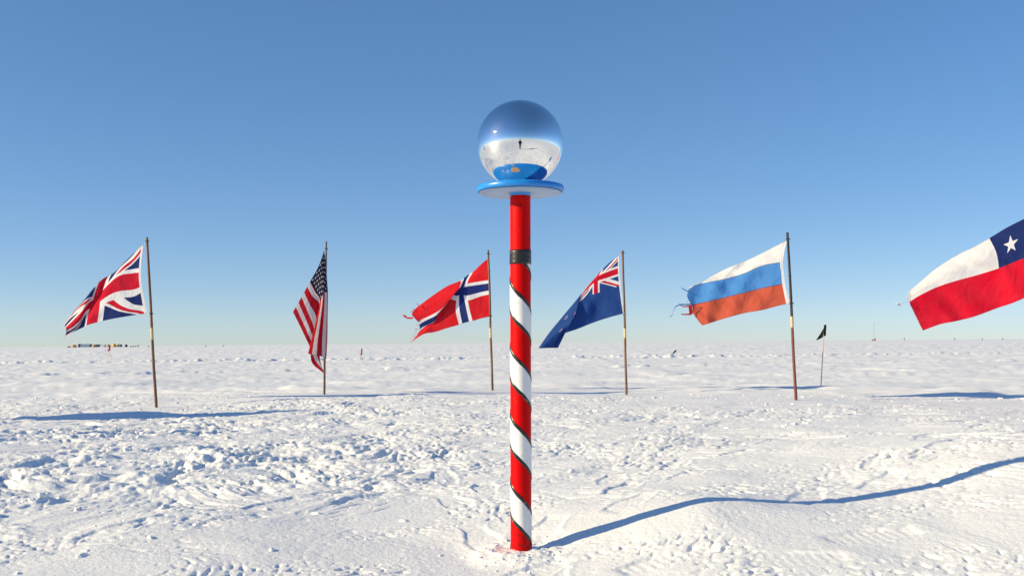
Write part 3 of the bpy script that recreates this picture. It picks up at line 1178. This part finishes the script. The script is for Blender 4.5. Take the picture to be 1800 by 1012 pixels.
# --- 5: white, blue and red bands
D = DEPTH['ru']
root, bpt = flag_root('ru', 'white, blue and faded red banded flag with torn ribbons on a black pole')
Z = (1170, 400, 5.326)
net = full([0, .167, 1 / 3, .5, 2 / 3, .83, 1], [
    [(1141, 118), (1112, 225), (1098, 322), (1106, 420), (1117, 520), (1138, 615), (1166, 708)],
    [(1055, 160), (1030, 250), (1015, 335), (1035, 440), (1045, 537), (1055, 635), (1060, 730)],
    [(950, 215, .03), (935, 285, .02), (920, 352), (940, 455), (950, 556), (945, 660), (935, 764)],
    [(765, 305, .05), (750, 362, .03), (735, 428), (745, 515), (752, 604), (750, 700), (752, 797)],
    [(590, 375, .05), (575, 425, .03), (560, 480), (560, 565), (570, 650), (585, 740), (600, 836)],
    [(440, 450, .06), (410, 482, .03), (382, 514), (385, 600), (400, 690), (425, 785), (455, 880)],
    [(310, 528, .04), (290, 533, .02), (275, 541), (285, 625), (300, 712), (330, 810), (385, 903)],
    [(232, 551, .04), (222, 556, .03), (212, 575), (200, 650), (240, 724), (262, 815), (342, 915)]])
RU = cloth_mat('cloth_three_bands', paint_ru, 0.45)
cloth('cloth', net, [0, .1, .2, .4, .6, .8, .92, 1], D, RU, root, Z, 0.36, ((.030, 1.5, 1.1, 1.1), (.014, 3.2, -1.2, .4), (.009, 4.6, 2.4, 2.2)), 130, 80, 0.8, 5)
flag_pole(root, P(1384, 408.5, D), bpt, 0.0135, BLACK_POLE, (P(1391, 576, D).z, P(1390, 556, D).z), RED_POLE, (P(1384.5, 420, D).z, P(1389, 533, D).z))
ribbon(root, [(1208.5, 512, .33), (1203, 509, .35), (1198, 506, .36)], 1.4, T_BLUE, D)
ribbon(root, [(1222, 534, .33), (1208, 535, .35), (1195, 535, .36), (1187, 539, .37), (1183.5, 547, .38), (1182, 553, .38), (1177, 558, .38)], 1.3, T_BLUE, D)
ribbon(root, [(1222, 536, .33), (1210, 538, .34), (1202, 539, .35), (1196, 536, .36), (1193.5, 533, .36)], 1.3, T_RED, D)
bm = bmesh.new()
q = [bm.verts.new(P(x, y, D + .33)) for x, y in ((1210, 538), (1216, 537), (1218, 551), (1212, 554))]
bm.faces.new(q)
obj('tatter', bm, T_RED, root)
ribbon(root, [(1215, 552, .33), (1205, 552.5, .34), (1197, 552, .35)], 1.5, T_RED, D)

threads(root, (1210, 506), (1208, 532), D, T_BLUE, 4, 4, 4)
threads(root, (1214, 538), (1230, 565), D, T_RED, 4, 5, 3)

# --- 6: starred flag cut by the right edge
D = DEPTH['cl']
root, bpt = flag_root('cl', 'white over red flag with one white star on blue, at the right edge')
Z = (1570, 380, 4.817)
net = full([0, .25, .5, .75, 1], [
    [(1130, 12), (1128, 180), (1132, 345), (1138, 515), (1140, 680)],
    [(970, 92, .02), (995, 240), (1015, 392), (1015, 565), (1010, 735)],
    [(815, 185, .03), (872, 305), (895, 440), (892, 610), (880, 778)],
    [(680, 262, .05), (712, 375), (720, 495), (705, 670), (690, 848)],
    [(525, 338, .06), (540, 435), (530, 547), (520, 715), (530, 888)],
    [(325, 472, .06), (345, 530), (342, 612), (365, 760), (392, 916)],
    [(210, 572, .05), (220, 615), (228, 668), (270, 805), (310, 945)],
    [(132, 638, .05), (138, 675), (135, 726), (190, 845), (250, 968)]])
CL = cloth_mat('cloth_one_star', paint_cl)
cloth('cloth', net, [0, .167, .333, .5, .667, .833, .92, 1], D, CL, root, Z, 0.36, ((.026, 1.4, .8, .2), (.014, 3.0, 1.2, 1.4), (.008, 4.4, 2.6, .5)), 130, 80, 0.5, 9)
flag_pole(root, P(1805.5, 362, D), bpt, 0.0130, BAMBOO, (P(1811, 585, D).z, P(1811, 566, D).z), None, (P(1806, 375, D).z, P(1809, 524, D).z))
ribbon(root, [(1598, 527, .37), (1591, 531, .38), (1585, 533, .39)], 0.35, T_WHITE, D)
ribbon(root, [(1584, 535, .39), (1580, 535.5, .39), (1577, 534, .39), (1574.5, 532.5, .40)], 2.2, T_WHITE, D)


threads(root, (1598, 512), (1598, 531), D, T_WHITE, 14, 6, 8)
threads(root, (1600, 535), (1620, 578), D, T_RED, 8, 7, 3)


# --- more of the arc, outside the frame: their shadows fall into it and the ball mirrors them
def side_flag(x, y, paint, label, hoist=0.68, fly=1.0, droop=0.32, seed=0, out=(0.93, 0.34), wave=1.0):
    z0 = gz(x, y)
    base = Vector((x, y, z0))
    root = empty('flag_on_pole', base)
    tag(root, label, 'flag', 'flags on bamboo poles in an arc behind the striped pole')
    top = base + Vector((-0.08, 0.02, 1.6))
    at = flag_pole(root, top, base, 0.0130, BAMBOO, (z0 + 0.62, z0 + 0.73), None, (z0 + 1.56, z0 + 0.88))
    nu, nv = 60, 40
    verts, uvs, faces = [], [], []
    for i in range(nu):
        u = i / (nu - 1)
        for j in range(nv):
            v = j / (nv - 1)
            h = base + (top - base) * ((1.55 - hoist * v) / 1.6)
            a = fly * u * 0.86
            w = wave * 0.07 * (0.2 + u) * math.sin(7 * u + 2.2 * v + seed) + 0.03 * math.sin(15 * u - 4 * v + seed)
            verts.append((h.x - 0.03 - a * out[0], h.y + a * out[1] + w, h.z - droop * a * (1.2 - 0.5 * v) - 0.04 * math.sin(5 * u)))
            uvs.append((u, v))
    for i in range(nu - 1):
        for j in range(nv - 1):
            a = i * nv + j
            faces.append((a, a + 1, a + nv + 1, a + nv))
    me = bpy.data.meshes.new('cloth')
    me.from_pydata(verts, [], faces)
    uvl = me.uv_layers.new(name='UVMap')
    for l in me.loops:
        uvl.data[l.index].uv = uvs[l.vertex_index]
    me.polygons.foreach_set('use_smooth', [True] * len(me.polygons))
    link_mesh('cloth', me, cloth_mat('cloth_side_%d' % seed, paint), root)


side_flag(-5.15, 7.75, paint_sunband, 'pale blue and white banded flag outside the left edge, next to the crossed one', seed=1, fly=1.15)
side_flag(-5.5, 6.1, paint_tri, 'upright blue, white and red banded flag outside the left edge, nearest the camera', seed=2, fly=0.8, out=(0.97, -0.2), wave=0.25)
side_flag(5.9, 6.6, paint_disc, 'white flag with one red disc, outside the right edge', seed=3)


# ------------------------------------------------------------------ small markers on the plain
def ground_hit(px, py, lo=8.0, hi=4000.0):
    """walk the view ray to the snow"""
    d = ray(px, py)
    for y in np.geomspace(lo, hi, 900):
        p = Vector((0, 0, CAM_H)) + d * (y / d.y)
        if p.z <= gz(p.x, p.y):
            return y
    return hi


FLAG_BLACK = flat_cloth('marker_black', (0.012, 0.012, 0.014))
THIN_CANE = plain('pale_cane', (0.55, 0.36, 0.24), 0.6, 0, 0.15, 40)


def marker(name, label, base_px, top_px, depth, poly, mat, r=0.008, cane=THIN_CANE, group=None, sink=0.15):
    b_ = P(*base_px, depth)
    root = empty(name, b_)
    tag(root, label, 'marker flag', group)
    t_ = P(*top_px, depth)
    bm = bmesh.new()
    lo = b_ - (t_ - b_).normalized() * sink
    add_tube(bm, [lo.lerp(t_, k / 8) for k in range(9)], [r * (1.05 - 0.03 * k) for k in range(9)], 8)
    obj('cane', bm, cane, root)
    # pennant: a fan of quads with a slight billow, closed front and back
    bm = bmesh.new()
    (x0, y0), (x1, y1), (x2, y2) = poly         # hoist top, hoist bottom, tip
    n = 10
    front = []
    for i in range(n + 1):
        s = i / n
        off = 0.05 * math.sin(s * 4.2) + 0.12 * s
        row = []
        for j in range(4):
            f = j / 3
            hx, hy = x0 + (x1 - x0) * f, y0 + (y1 - y0) * f
            sag = math.sin(s * math.pi) * (0.06 * (y1 - y0))
            row.append(bm.verts.new(P(hx + (x2 - hx) * s, hy + (y2 - hy) * s + sag, depth + off + 0.02 * math.sin(f * 3 + s * 5))))
        front.append(row)
    for i in range(n):
        for j in range(3):
            bm.faces.new((front[i][j], front[i][j + 1], front[i + 1][j + 1], front[i + 1][j]))
    obj('pennant', bm, mat, root)
    bm = bmesh.new()
    add_tube(bm, [P(x0, y0 - 0.5, depth), P((x0 + x1) / 2, (y0 + y1) / 2, depth - 0.01), P(x1, y1, depth)], r * 2.2, 10)
    obj('sleeve', bm, mat, root)
    return root


d = ground_hit(1443, 681)
marker('marker_flag', 'black pennant on a thin pale cane beside the banded flag', (1443, 681), (1449, 572), d,
       ((1450.5, 571.5), (1449.5, 590), (1434, 598)), FLAG_BLACK, 0.0065)
d = ground_hit(634, 632)
marker('marker_flag', 'small red pennant on a wire out on the plain, behind the striped flag', (633.8, 632), (636, 613), d,
       ((636, 613), (635.4, 623), (633.2, 624)), T_RED, 0.012, plain('grey_wire', (0.3, 0.3, 0.3), 0.5))
d = ground_hit(196, 630)
marker('marker_flag', 'red pennant on a cane in front of the distant camp', (195.5, 630), (192.5, 610), d,
       ((193, 610), (191.6, 616.5), (188.5, 616)), T_RED, 0.012)
d = ground_hit(190, 625)
marker('marker_flag', 'second, thinner red pennant in front of the distant camp', (189.5, 625), (191.5, 609.5), d,
       ((192, 609.5), (192, 612.5), (196, 613.5)), T_RED, 0.012)
# a dark board leaning in the snow
d = ground_hit(1184, 622)
b_ = P(1184, 622, d)
root = empty('leaning_stake', b_)
tag(root, 'short dark stake leaning in the snow between two flags on the plain', 'stake')
bm = bmesh.new()
add_tube(bm, [P(1181, 624, d), P(1185, 619, d), P(1189.5, 615, d)], [0.025, 0.03, 0.02], 8)
obj('shaft', bm, plain('dark_wood', (0.03, 0.028, 0.025), 0.7), root)
bm = bmesh.new()
add_tube(bm, [P(1183.5, 619.5, d), P(1186, 618, d), P(1188.5, 615.2, d)], [0.015, 0.045, 0.02], 8)
obj('rolled_cloth', bm, FLAG_BLACK, root)

# ------------------------------------------------------------------ the camp on the horizon
CAMP_D = 760.0


def camp_z(px):
    p = P(px, 611, CAMP_D)
    return gz(p.x, p.y)


M_TENT_BLUE = plain('tent_slate_blue', (0.16, 0.23, 0.33), 0.7, 0, 0.1, 0.4)
M_TENT_NAVY = plain('tent_navy', (0.02, 0.03, 0.07), 0.7, 0, 0.1, 0.4)
M_TENT_YEL = plain('tent_yellow', (0.62, 0.33, 0.06), 0.7, 0, 0.1, 0.4)
M_TENT_ORANGE = plain('tent_orange', (0.60, 0.28, 0.09), 0.7, 0, 0.1, 0.4)
M_TENT_PALE = plain('tent_pale_blue', (0.42, 0.52, 0.62), 0.7, 0, 0.1, 0.4)
M_DARK = plain('dark_rubber', (0.02, 0.02, 0.022), 0.8, 0, 0.1, 0.4)
M_DOOR = plain('tent_door_white', (0.7, 0.7, 0.72), 0.7, 0, 0.05, 0.4)


def tunnel_tent(px0, px1, h, mat, label, door=None, endcap=None, ry=4.0, name='tunnel_tent'):
    """half-round tent whose long side faces the camera"""
    a, b2 = P(px0, 611, CAMP_D), P(px1, 611, CAMP_D)
    z = camp_z((px0 + px1) / 2) - 0.3
    root = empty(name, ((a.x + b2.x) / 2, CAMP_D, z))
    tag(root, label, 'tent', 'tents of the camp on the horizon')
    bm = bmesh.new()
    L = b2.x - a.x
    nseg, na = 12, 10
    grid = []
    for i in range(nseg + 1):
        x = a.x + L * i / nseg
        rib = 1.0 + 0.03 * math.cos(i * math.pi)
        grid.append([bm.verts.new((x, CAMP_D - ry * math.cos(math.pi * k / na) * 0.6, z + (h + 0.3) * rib * math.sin(math.pi * k / na) ** 0.8)) for k in range(na + 1)])
    for i in range(nseg):
        for k in range(na):
            bm.faces.new((grid[i][k], grid[i][k + 1], grid[i + 1][k + 1], grid[i + 1][k]))
    for g_ in (grid[0], grid[-1]):
        bm.faces.new(g_)
    obj('shell', bm, mat, root)
    if endcap:
        bm = bmesh.new()
        w = endcap[1]
        rings = []
        for i in range(4):
            x = a.x - w + w * 1.15 * i / 3
            f = (0.72, 0.95, 1.04, 1.05)[i]
            rings.append([bm.verts.new((x, CAMP_D - ry * math.cos(math.pi * k / 8) * 0.6 * f, z + (h + 0.35) * f * math.sin(math.pi * k / 8) ** 0.8)) for k in range(9)])
        for r0, r1 in zip(rings, rings[1:]):
            for k in range(8):
                bm.faces.new((r0[k], r0[k + 1], r1[k + 1], r1[k]))
        bm.faces.new(rings[0])
        bm.faces.new(rings[-1])
        e = obj('vestibule', bm, endcap[0], root)
        if door:
            bm = bmesh.new()
            add_box(bm, (a.x - w * 0.35, CAMP_D - ry * 0.64, z + 0.3 + h * 0.30), (w * 0.5, 0.3, h * 0.65))
            bmesh.ops.bevel(bm, geom=bm.edges[:], offset=0.1, segments=2)
            obj('door', bm, door, e)
    return root


def dome_tent(px0, px1, h, mat, label, name='dome_tent', floor=M_DARK, cat='tent'):
    a, b2 = P(px0, 611, CAMP_D - 15), P(px1, 611, CAMP_D - 15)
    z = camp_z((px0 + px1) / 2) - 0.25
    c = Vector(((a.x + b2.x) / 2, CAMP_D - 15, z))
    root = empty(name, c)
    tag(root, label, cat, 'tents of the camp on the horizon')
    rx = (b2.x - a.x) / 2
    bm = bmesh.new()
    rings = []
    for i in range(7):
        t = i / 6
        rings.append([bm.verts.new(c + Vector((rx * math.cos(t * 1.45) * math.cos(2 * math.pi * k / 16), rx * 0.9 * math.cos(t * 1.45) * math.sin(2 * math.pi * k / 16),
                                               (h + 0.25) * math.sin(t * 1.45) * (1 + 0.06 * math.cos(k * math.pi / 2))))) for k in range(16)])
    for r0, r1 in zip(rings, rings[1:]):
        for k in range(16):
            bm.faces.new((r0[k], r0[(k + 1) % 16], r1[(k + 1) % 16], r1[k]))
    bm.faces.new(rings[-1])
    obj('shell', bm, mat, root)
    bm = bmesh.new()
    add_lathe(bm, [(rx * 1.06, 0.0), (rx * 1.06, 0.35), (rx * 0.98, 0.45)], c, 16)
    obj('skirt', bm, floor, root)
    return root


tunnel_tent(141, 160.5, 2.5, M_TENT_BLUE, 'long slate blue tunnel tent on the horizon, largest in the camp', M_DOOR, (M_TENT_NAVY, 2.2))
dome_tent(118, 125, 0.9, M_DARK, 'low dark mound at the left end of the distant camp', 'covered_sledge', cat='sledge')
dome_tent(124.5, 135.5, 2.0, M_TENT_ORANGE, 'orange tent left of the long blue tunnel tent')
dome_tent(161, 169, 2.0, M_TENT_YEL, 'yellow tent right of the long blue tunnel tent')
tunnel_tent(168.5, 177, 2.1, M_TENT_NAVY, 'navy tunnel tent in the middle of the distant camp')
tunnel_tent(177.5, 186, 1.9, M_TENT_PALE, 'pale blue tunnel tent in the middle of the distant camp')
dome_tent(186, 195, 2.0, M_TENT_ORANGE, 'orange tent behind the red pennants in the distant camp')
dome_tent(196.5, 205, 2.5, M_TENT_YEL, 'tall yellow tent right of the red pennants in the distant camp')
dome_tent(204, 209.5, 2.1, M_TENT_ORANGE, 'brown orange tent against the last blue tunnel tent')
tunnel_tent(208, 213, 2.1, M_TENT_BLUE, 'small slate blue tent at the right end of the tent row')
dome_tent(219, 224.5, 2.0, M_DARK, 'dark dome standing alone right of the tent row')
for (x0, x1, h, t) in ((228, 231.5, .7, 'first of the low dark sledges right of the lone dark dome'),
                       (232.5, 235.5, .9, 'second of the low dark sledges right of the lone dark dome'),
                       (236.5, 239.5, .7, 'third of the low dark sledges right of the lone dark dome')):
    dome_tent(x0, x1, h, M_DARK, t, 'covered_sledge', cat='sledge')

# route markers along the horizon
M_POST = plain('route_marker', (0.08, 0.075, 0.08), 0.7)
for (px, py0, py1, w, side) in ((243.5, 613, 606, 0.55, 'just right of the distant camp'), (261.5, 611.5, 608, 0.3, 'left of the crossed flag pole'),
                                (362, 614, 610.5, 0.3, 'midway between the two left flags'), (392.5, 613.5, 610, 0.3, 'nearest the striped flag on the horizon'),
                                (1590, 600, 593.5, 0.3, 'under the tip of the white over red flag'), (1678.5, 600, 594, 0.35, 'under the middle of the white over red flag'),
                                (1727, 600, 594, 0.3, 'second from the right edge on the horizon'), (1763, 600, 594, 0.3, 'nearest the right edge on the horizon')):
    dd = 330.0
    t_ = P(px, py1, dd)
    z0 = gz(t_.x, dd)
    root = empty('route_marker', (t_.x, dd, z0))
    tag(root, 'tiny dark route marker on the horizon, ' + side, 'marker', 'route markers along the horizon')
    bm = bmesh.new()
    top = max(t_.z, z0 + 0.7)
    add_tube(bm, [(t_.x, dd, z0 - 0.3), (t_.x, dd, top)], 0.035, 6)
    obj('post', bm, M_POST, root)
    bm = bmesh.new()
    add_box(bm, (t_.x - w * 0.35, dd, top - 0.28), (w * 0.8, 0.03, 0.5))
    bmesh.ops.bevel(bm, geom=bm.edges[:], offset=0.01, segments=1)
    obj('pennant', bm, M_POST, root)

# ------------------------------------------------------------------ lattice mast far off to the right
MD = 900.0
mb = P(1537, 602, MD)
mz = gz(mb.x, MD)
mt = P(1537, 567, MD)
mast = empty('lattice_mast', (mb.x, MD, mz))
tag(mast, 'faint grey lattice radio mast on the right horizon', 'mast')
M_MAST = plain('galvanised_hazed', (0.42, 0.45, 0.48), 0.6, 0.2, 0.05, 0.2)  # galvanised metal in light grey-blue; the distance haze is put into this colour
mast_h = mt.z - mz
legs = [Vector((0.55 * math.cos(a), 0.55 * math.sin(a), 0)) for a in (0.3, 2.4, 4.5)]
for l in legs:
    bm = bmesh.new()
    add_tube(bm, [Vector((mb.x, MD, mz - 0.5)) + l, Vector((mb.x, MD, mz + mast_h)) + l * 0.6], 0.05, 6)
    obj('leg', bm, M_MAST, mast)
bm = bmesh.new()
for k in range(14):
    z0, z1 = mz + mast_h * k / 14, mz + mast_h * (k + 1) / 14
    for i in range(3):
        add_tube(bm, [Vector((mb.x, MD, z0)) + legs[i] * (1 - .4 * k / 14), Vector((mb.x, MD, z1)) + legs[(i + 1) % 3] * (1 - .4 * (k + 1) / 14)], 0.03, 5)
obj('bracing', bm, M_MAST, mast)
for px, col, w, h, nm, lab in ((1537.8, (0.45, 0.16, 0.10), 1.6, 1.9, 'hut', 'small red brown hut at the foot of the mast'),
                               (1533.8, (0.03, 0.03, 0.03), 1.0, 1.0, 'supply_crate', 'dark crate left of the hut at the mast')):
    c = P(px, 602, MD - 8)
    z0 = gz(c.x, MD - 8) - 0.2
    root = empty(nm, (c.x, MD - 8, z0))
    tag(root, lab, 'hut' if nm == 'hut' else 'crate')
    mm = plain(nm + '_paint', col, 0.7, 0, 0.1, 0.5)
    bm = bmesh.new()
    add_box(bm, (c.x, MD - 8, z0 + h / 2), (w, 1.4, h))
    bmesh.ops.bevel(bm, geom=bm.edges[:], offset=0.06, segments=1)
    obj('body', bm, mm, root, False)
    bm = bmesh.new()
    add_box(bm, (c.x, MD - 8, z0 + h + 0.08), (w * 1.15, 1.6, 0.16))
    bmesh.ops.bevel(bm, geom=bm.edges[:], offset=0.04, segments=1)
    obj('roof' if nm == 'hut' else 'lid', bm, M_MAST, root, False)


# ------------------------------------------------------------------ the photographer, mirrored in the ball
def skin_mesh(name, joints, bones, mat, parent, root_i=0, sub=2):
    me = bpy.data.meshes.new(name)
    me.from_pydata([j[0] for j in joints], bones, [])
    o = link_mesh(name, me, mat, parent)
    o.modifiers.new('skin', 'SKIN').use_smooth_shade = True
    if not me.skin_vertices:
        bpy.context.view_layer.objects.active = o
    sv = me.skin_vertices[0].data
    for i, j in enumerate(joints):
        r_ = j[1]
        sv[i].radius = r_ if isinstance(r_, tuple) else (r_, r_)
    sv[root_i].use_root = True
    s = o.modifiers.new('sub', 'SUBSURF')
    s.levels = s.render_levels = sub
    return o


GX, GY = 0.0, -0.42
gz0 = gz(GX, GY)
person = empty('person', (GX, GY, gz0))
tag(person, 'person in dark parka and trousers holding a camera, mirrored in the ball', 'person')
CLOTH_DK = plain('dark_parka', (0.012, 0.012, 0.016), 0.85, 0, 0.3, 12)
SKIN_M = plain('face', (0.45, 0.28, 0.20), 0.6, 0, 0.08, 30)


def G(x, y, z):
    return (GX + x, GY + y, gz0 + z * 1.08)


J = [(G(0, 0, .86), (.20, .15)),                                  # 0 pelvis
     (G(0, .0, 1.08), (.21, .155)), (G(0, .03, 1.30), (.23, .16)), (G(0, .06, 1.42), (.10, .09)), (G(0, .09, 1.47), (.062, .062)),  # spine .. 4 neck
     (G(-.09, .0, .80), .095), (G(-.10, .03, .46), .070), (G(-.10, 0, .12), .055), (G(-.10, .13, .045), .045),   # left leg 5-8
     (G(.09, .0, .80), .095), (G(.10, .03, .46), .070), (G(.10, 0, .12), .055), (G(.10, .13, .045), .045),       # right leg 9-12
     (G(-.19, .05, 1.36), .075), (G(-.25, .08, 1.10), .06), (G(-.11, .25, .955), .048),                          # left arm 13-15
     (G(.19, .05, 1.36), .075), (G(.30, .06, 1.10), .06), (G(.11, .25, .955), .048)]                             # right arm 16-18
B = [(0, 1), (1, 2), (2, 3), (3, 4), (0, 5), (5, 6), (6, 7), (7, 8), (0, 9), (9, 10), (10, 11), (11, 12),
     (2, 13), (13, 14), (14, 15), (2, 16), (16, 17), (17, 18)]
skin_mesh('body', J, B, CLOTH_DK, person)
# head with nose and ears, looking down at the camera
bm = bmesh.new()
bmesh.ops.create_uvsphere(bm, u_segments=24, v_segments=16, radius=1.0)
hc = Vector(G(0, .13, 1.575))
for v in bm.verts:
    c = v.co.copy()
    x, y, z = c.x * .078, c.y * .098, c.z * .118
    if c.y > 0.3 and abs(c.x) < 0.3:
        y += 0.02 * math.exp(-((c.z + 0.05) / 0.18) ** 2) * math.exp(-(c.x / 0.16) ** 2)      # nose
        y -= 0.008 * math.exp(-((c.z - 0.18) / 0.1) ** 2)                                       # eye sockets
    if abs(c.x) > 0.9:
        x *= 1.08
    q = Matrix.Rotation(math.radians(-24), 3, 'X') @ Vector((x, y, z))
    v.co = hc + q
obj('head', bm, SKIN_M, person)
bm = bmesh.new()
bmesh.ops.create_uvsphere(bm, u_segments=24, v_segments=16, radius=1.0)
for v in bm.verts:
    c = v.co.copy()
    q = Vector((c.x * .105, min(c.y, .35) * .125 - .02, c.z * .14 + .012))
    v.co = hc + Matrix.Rotation(math.radians(-24), 3, 'X') @ q
obj('hood', bm, CLOTH_DK, person)
for s in (-1, 1):
    wz = .955
    J = [(G(s * .11, .25, wz), .034), (G(s * .085, .30, wz - .005), (.042, .024)), (G(s * .07, .335, wz - .005), (.04, .02))]
    B = [(0, 1), (1, 2)]
    for k in range(4):
        i0 = len(J)
        dz = .026 - .017 * k
        ln = (.9, 1.0, .95, .78)[k]
        J += [(G(s * .068, .345, wz + dz), .010), (G(s * .052, .345 + .035 * ln, wz + dz), .0095), (G(s * .03, .345 + .045 * ln, wz + dz - .004), .0085)]
        B += [(2, i0), (i0, i0 + 1), (i0 + 1, i0 + 2)]
    i0 = len(J)
    J += [(G(s * .062, .295, wz + .025), .012), (G(s * .04, .31, wz + .045), .010)]
    B += [(1, i0), (i0, i0 + 1)]
    skin_mesh('glove', J, B, CLOTH_DK, person, 0, 1)

camb = empty('photo_camera', (0, -0.075, CAM_H))
tag(camb, 'black camera in the hands of the mirrored person', 'camera')
M_CAM = plain('camera_black', (0.015, 0.015, 0.015), 0.5)
bm = bmesh.new()
add_box(bm, (0, -0.115, CAM_H), (0.135, 0.05, 0.09))
add_box(bm, (0, -0.115, CAM_H + 0.055), (0.05, 0.045, 0.03))
bmesh.ops.bevel(bm, geom=bm.edges[:], offset=0.006, segments=2)
obj('body', bm, M_CAM, camb)
bm = bmesh.new()
add_tube(bm, [(0, -0.09, CAM_H), (0, -0.06, CAM_H), (0, -0.03, CAM_H)], [0.034, 0.036, 0.037], 32)
obj('lens', bm, M_CAM, camb)
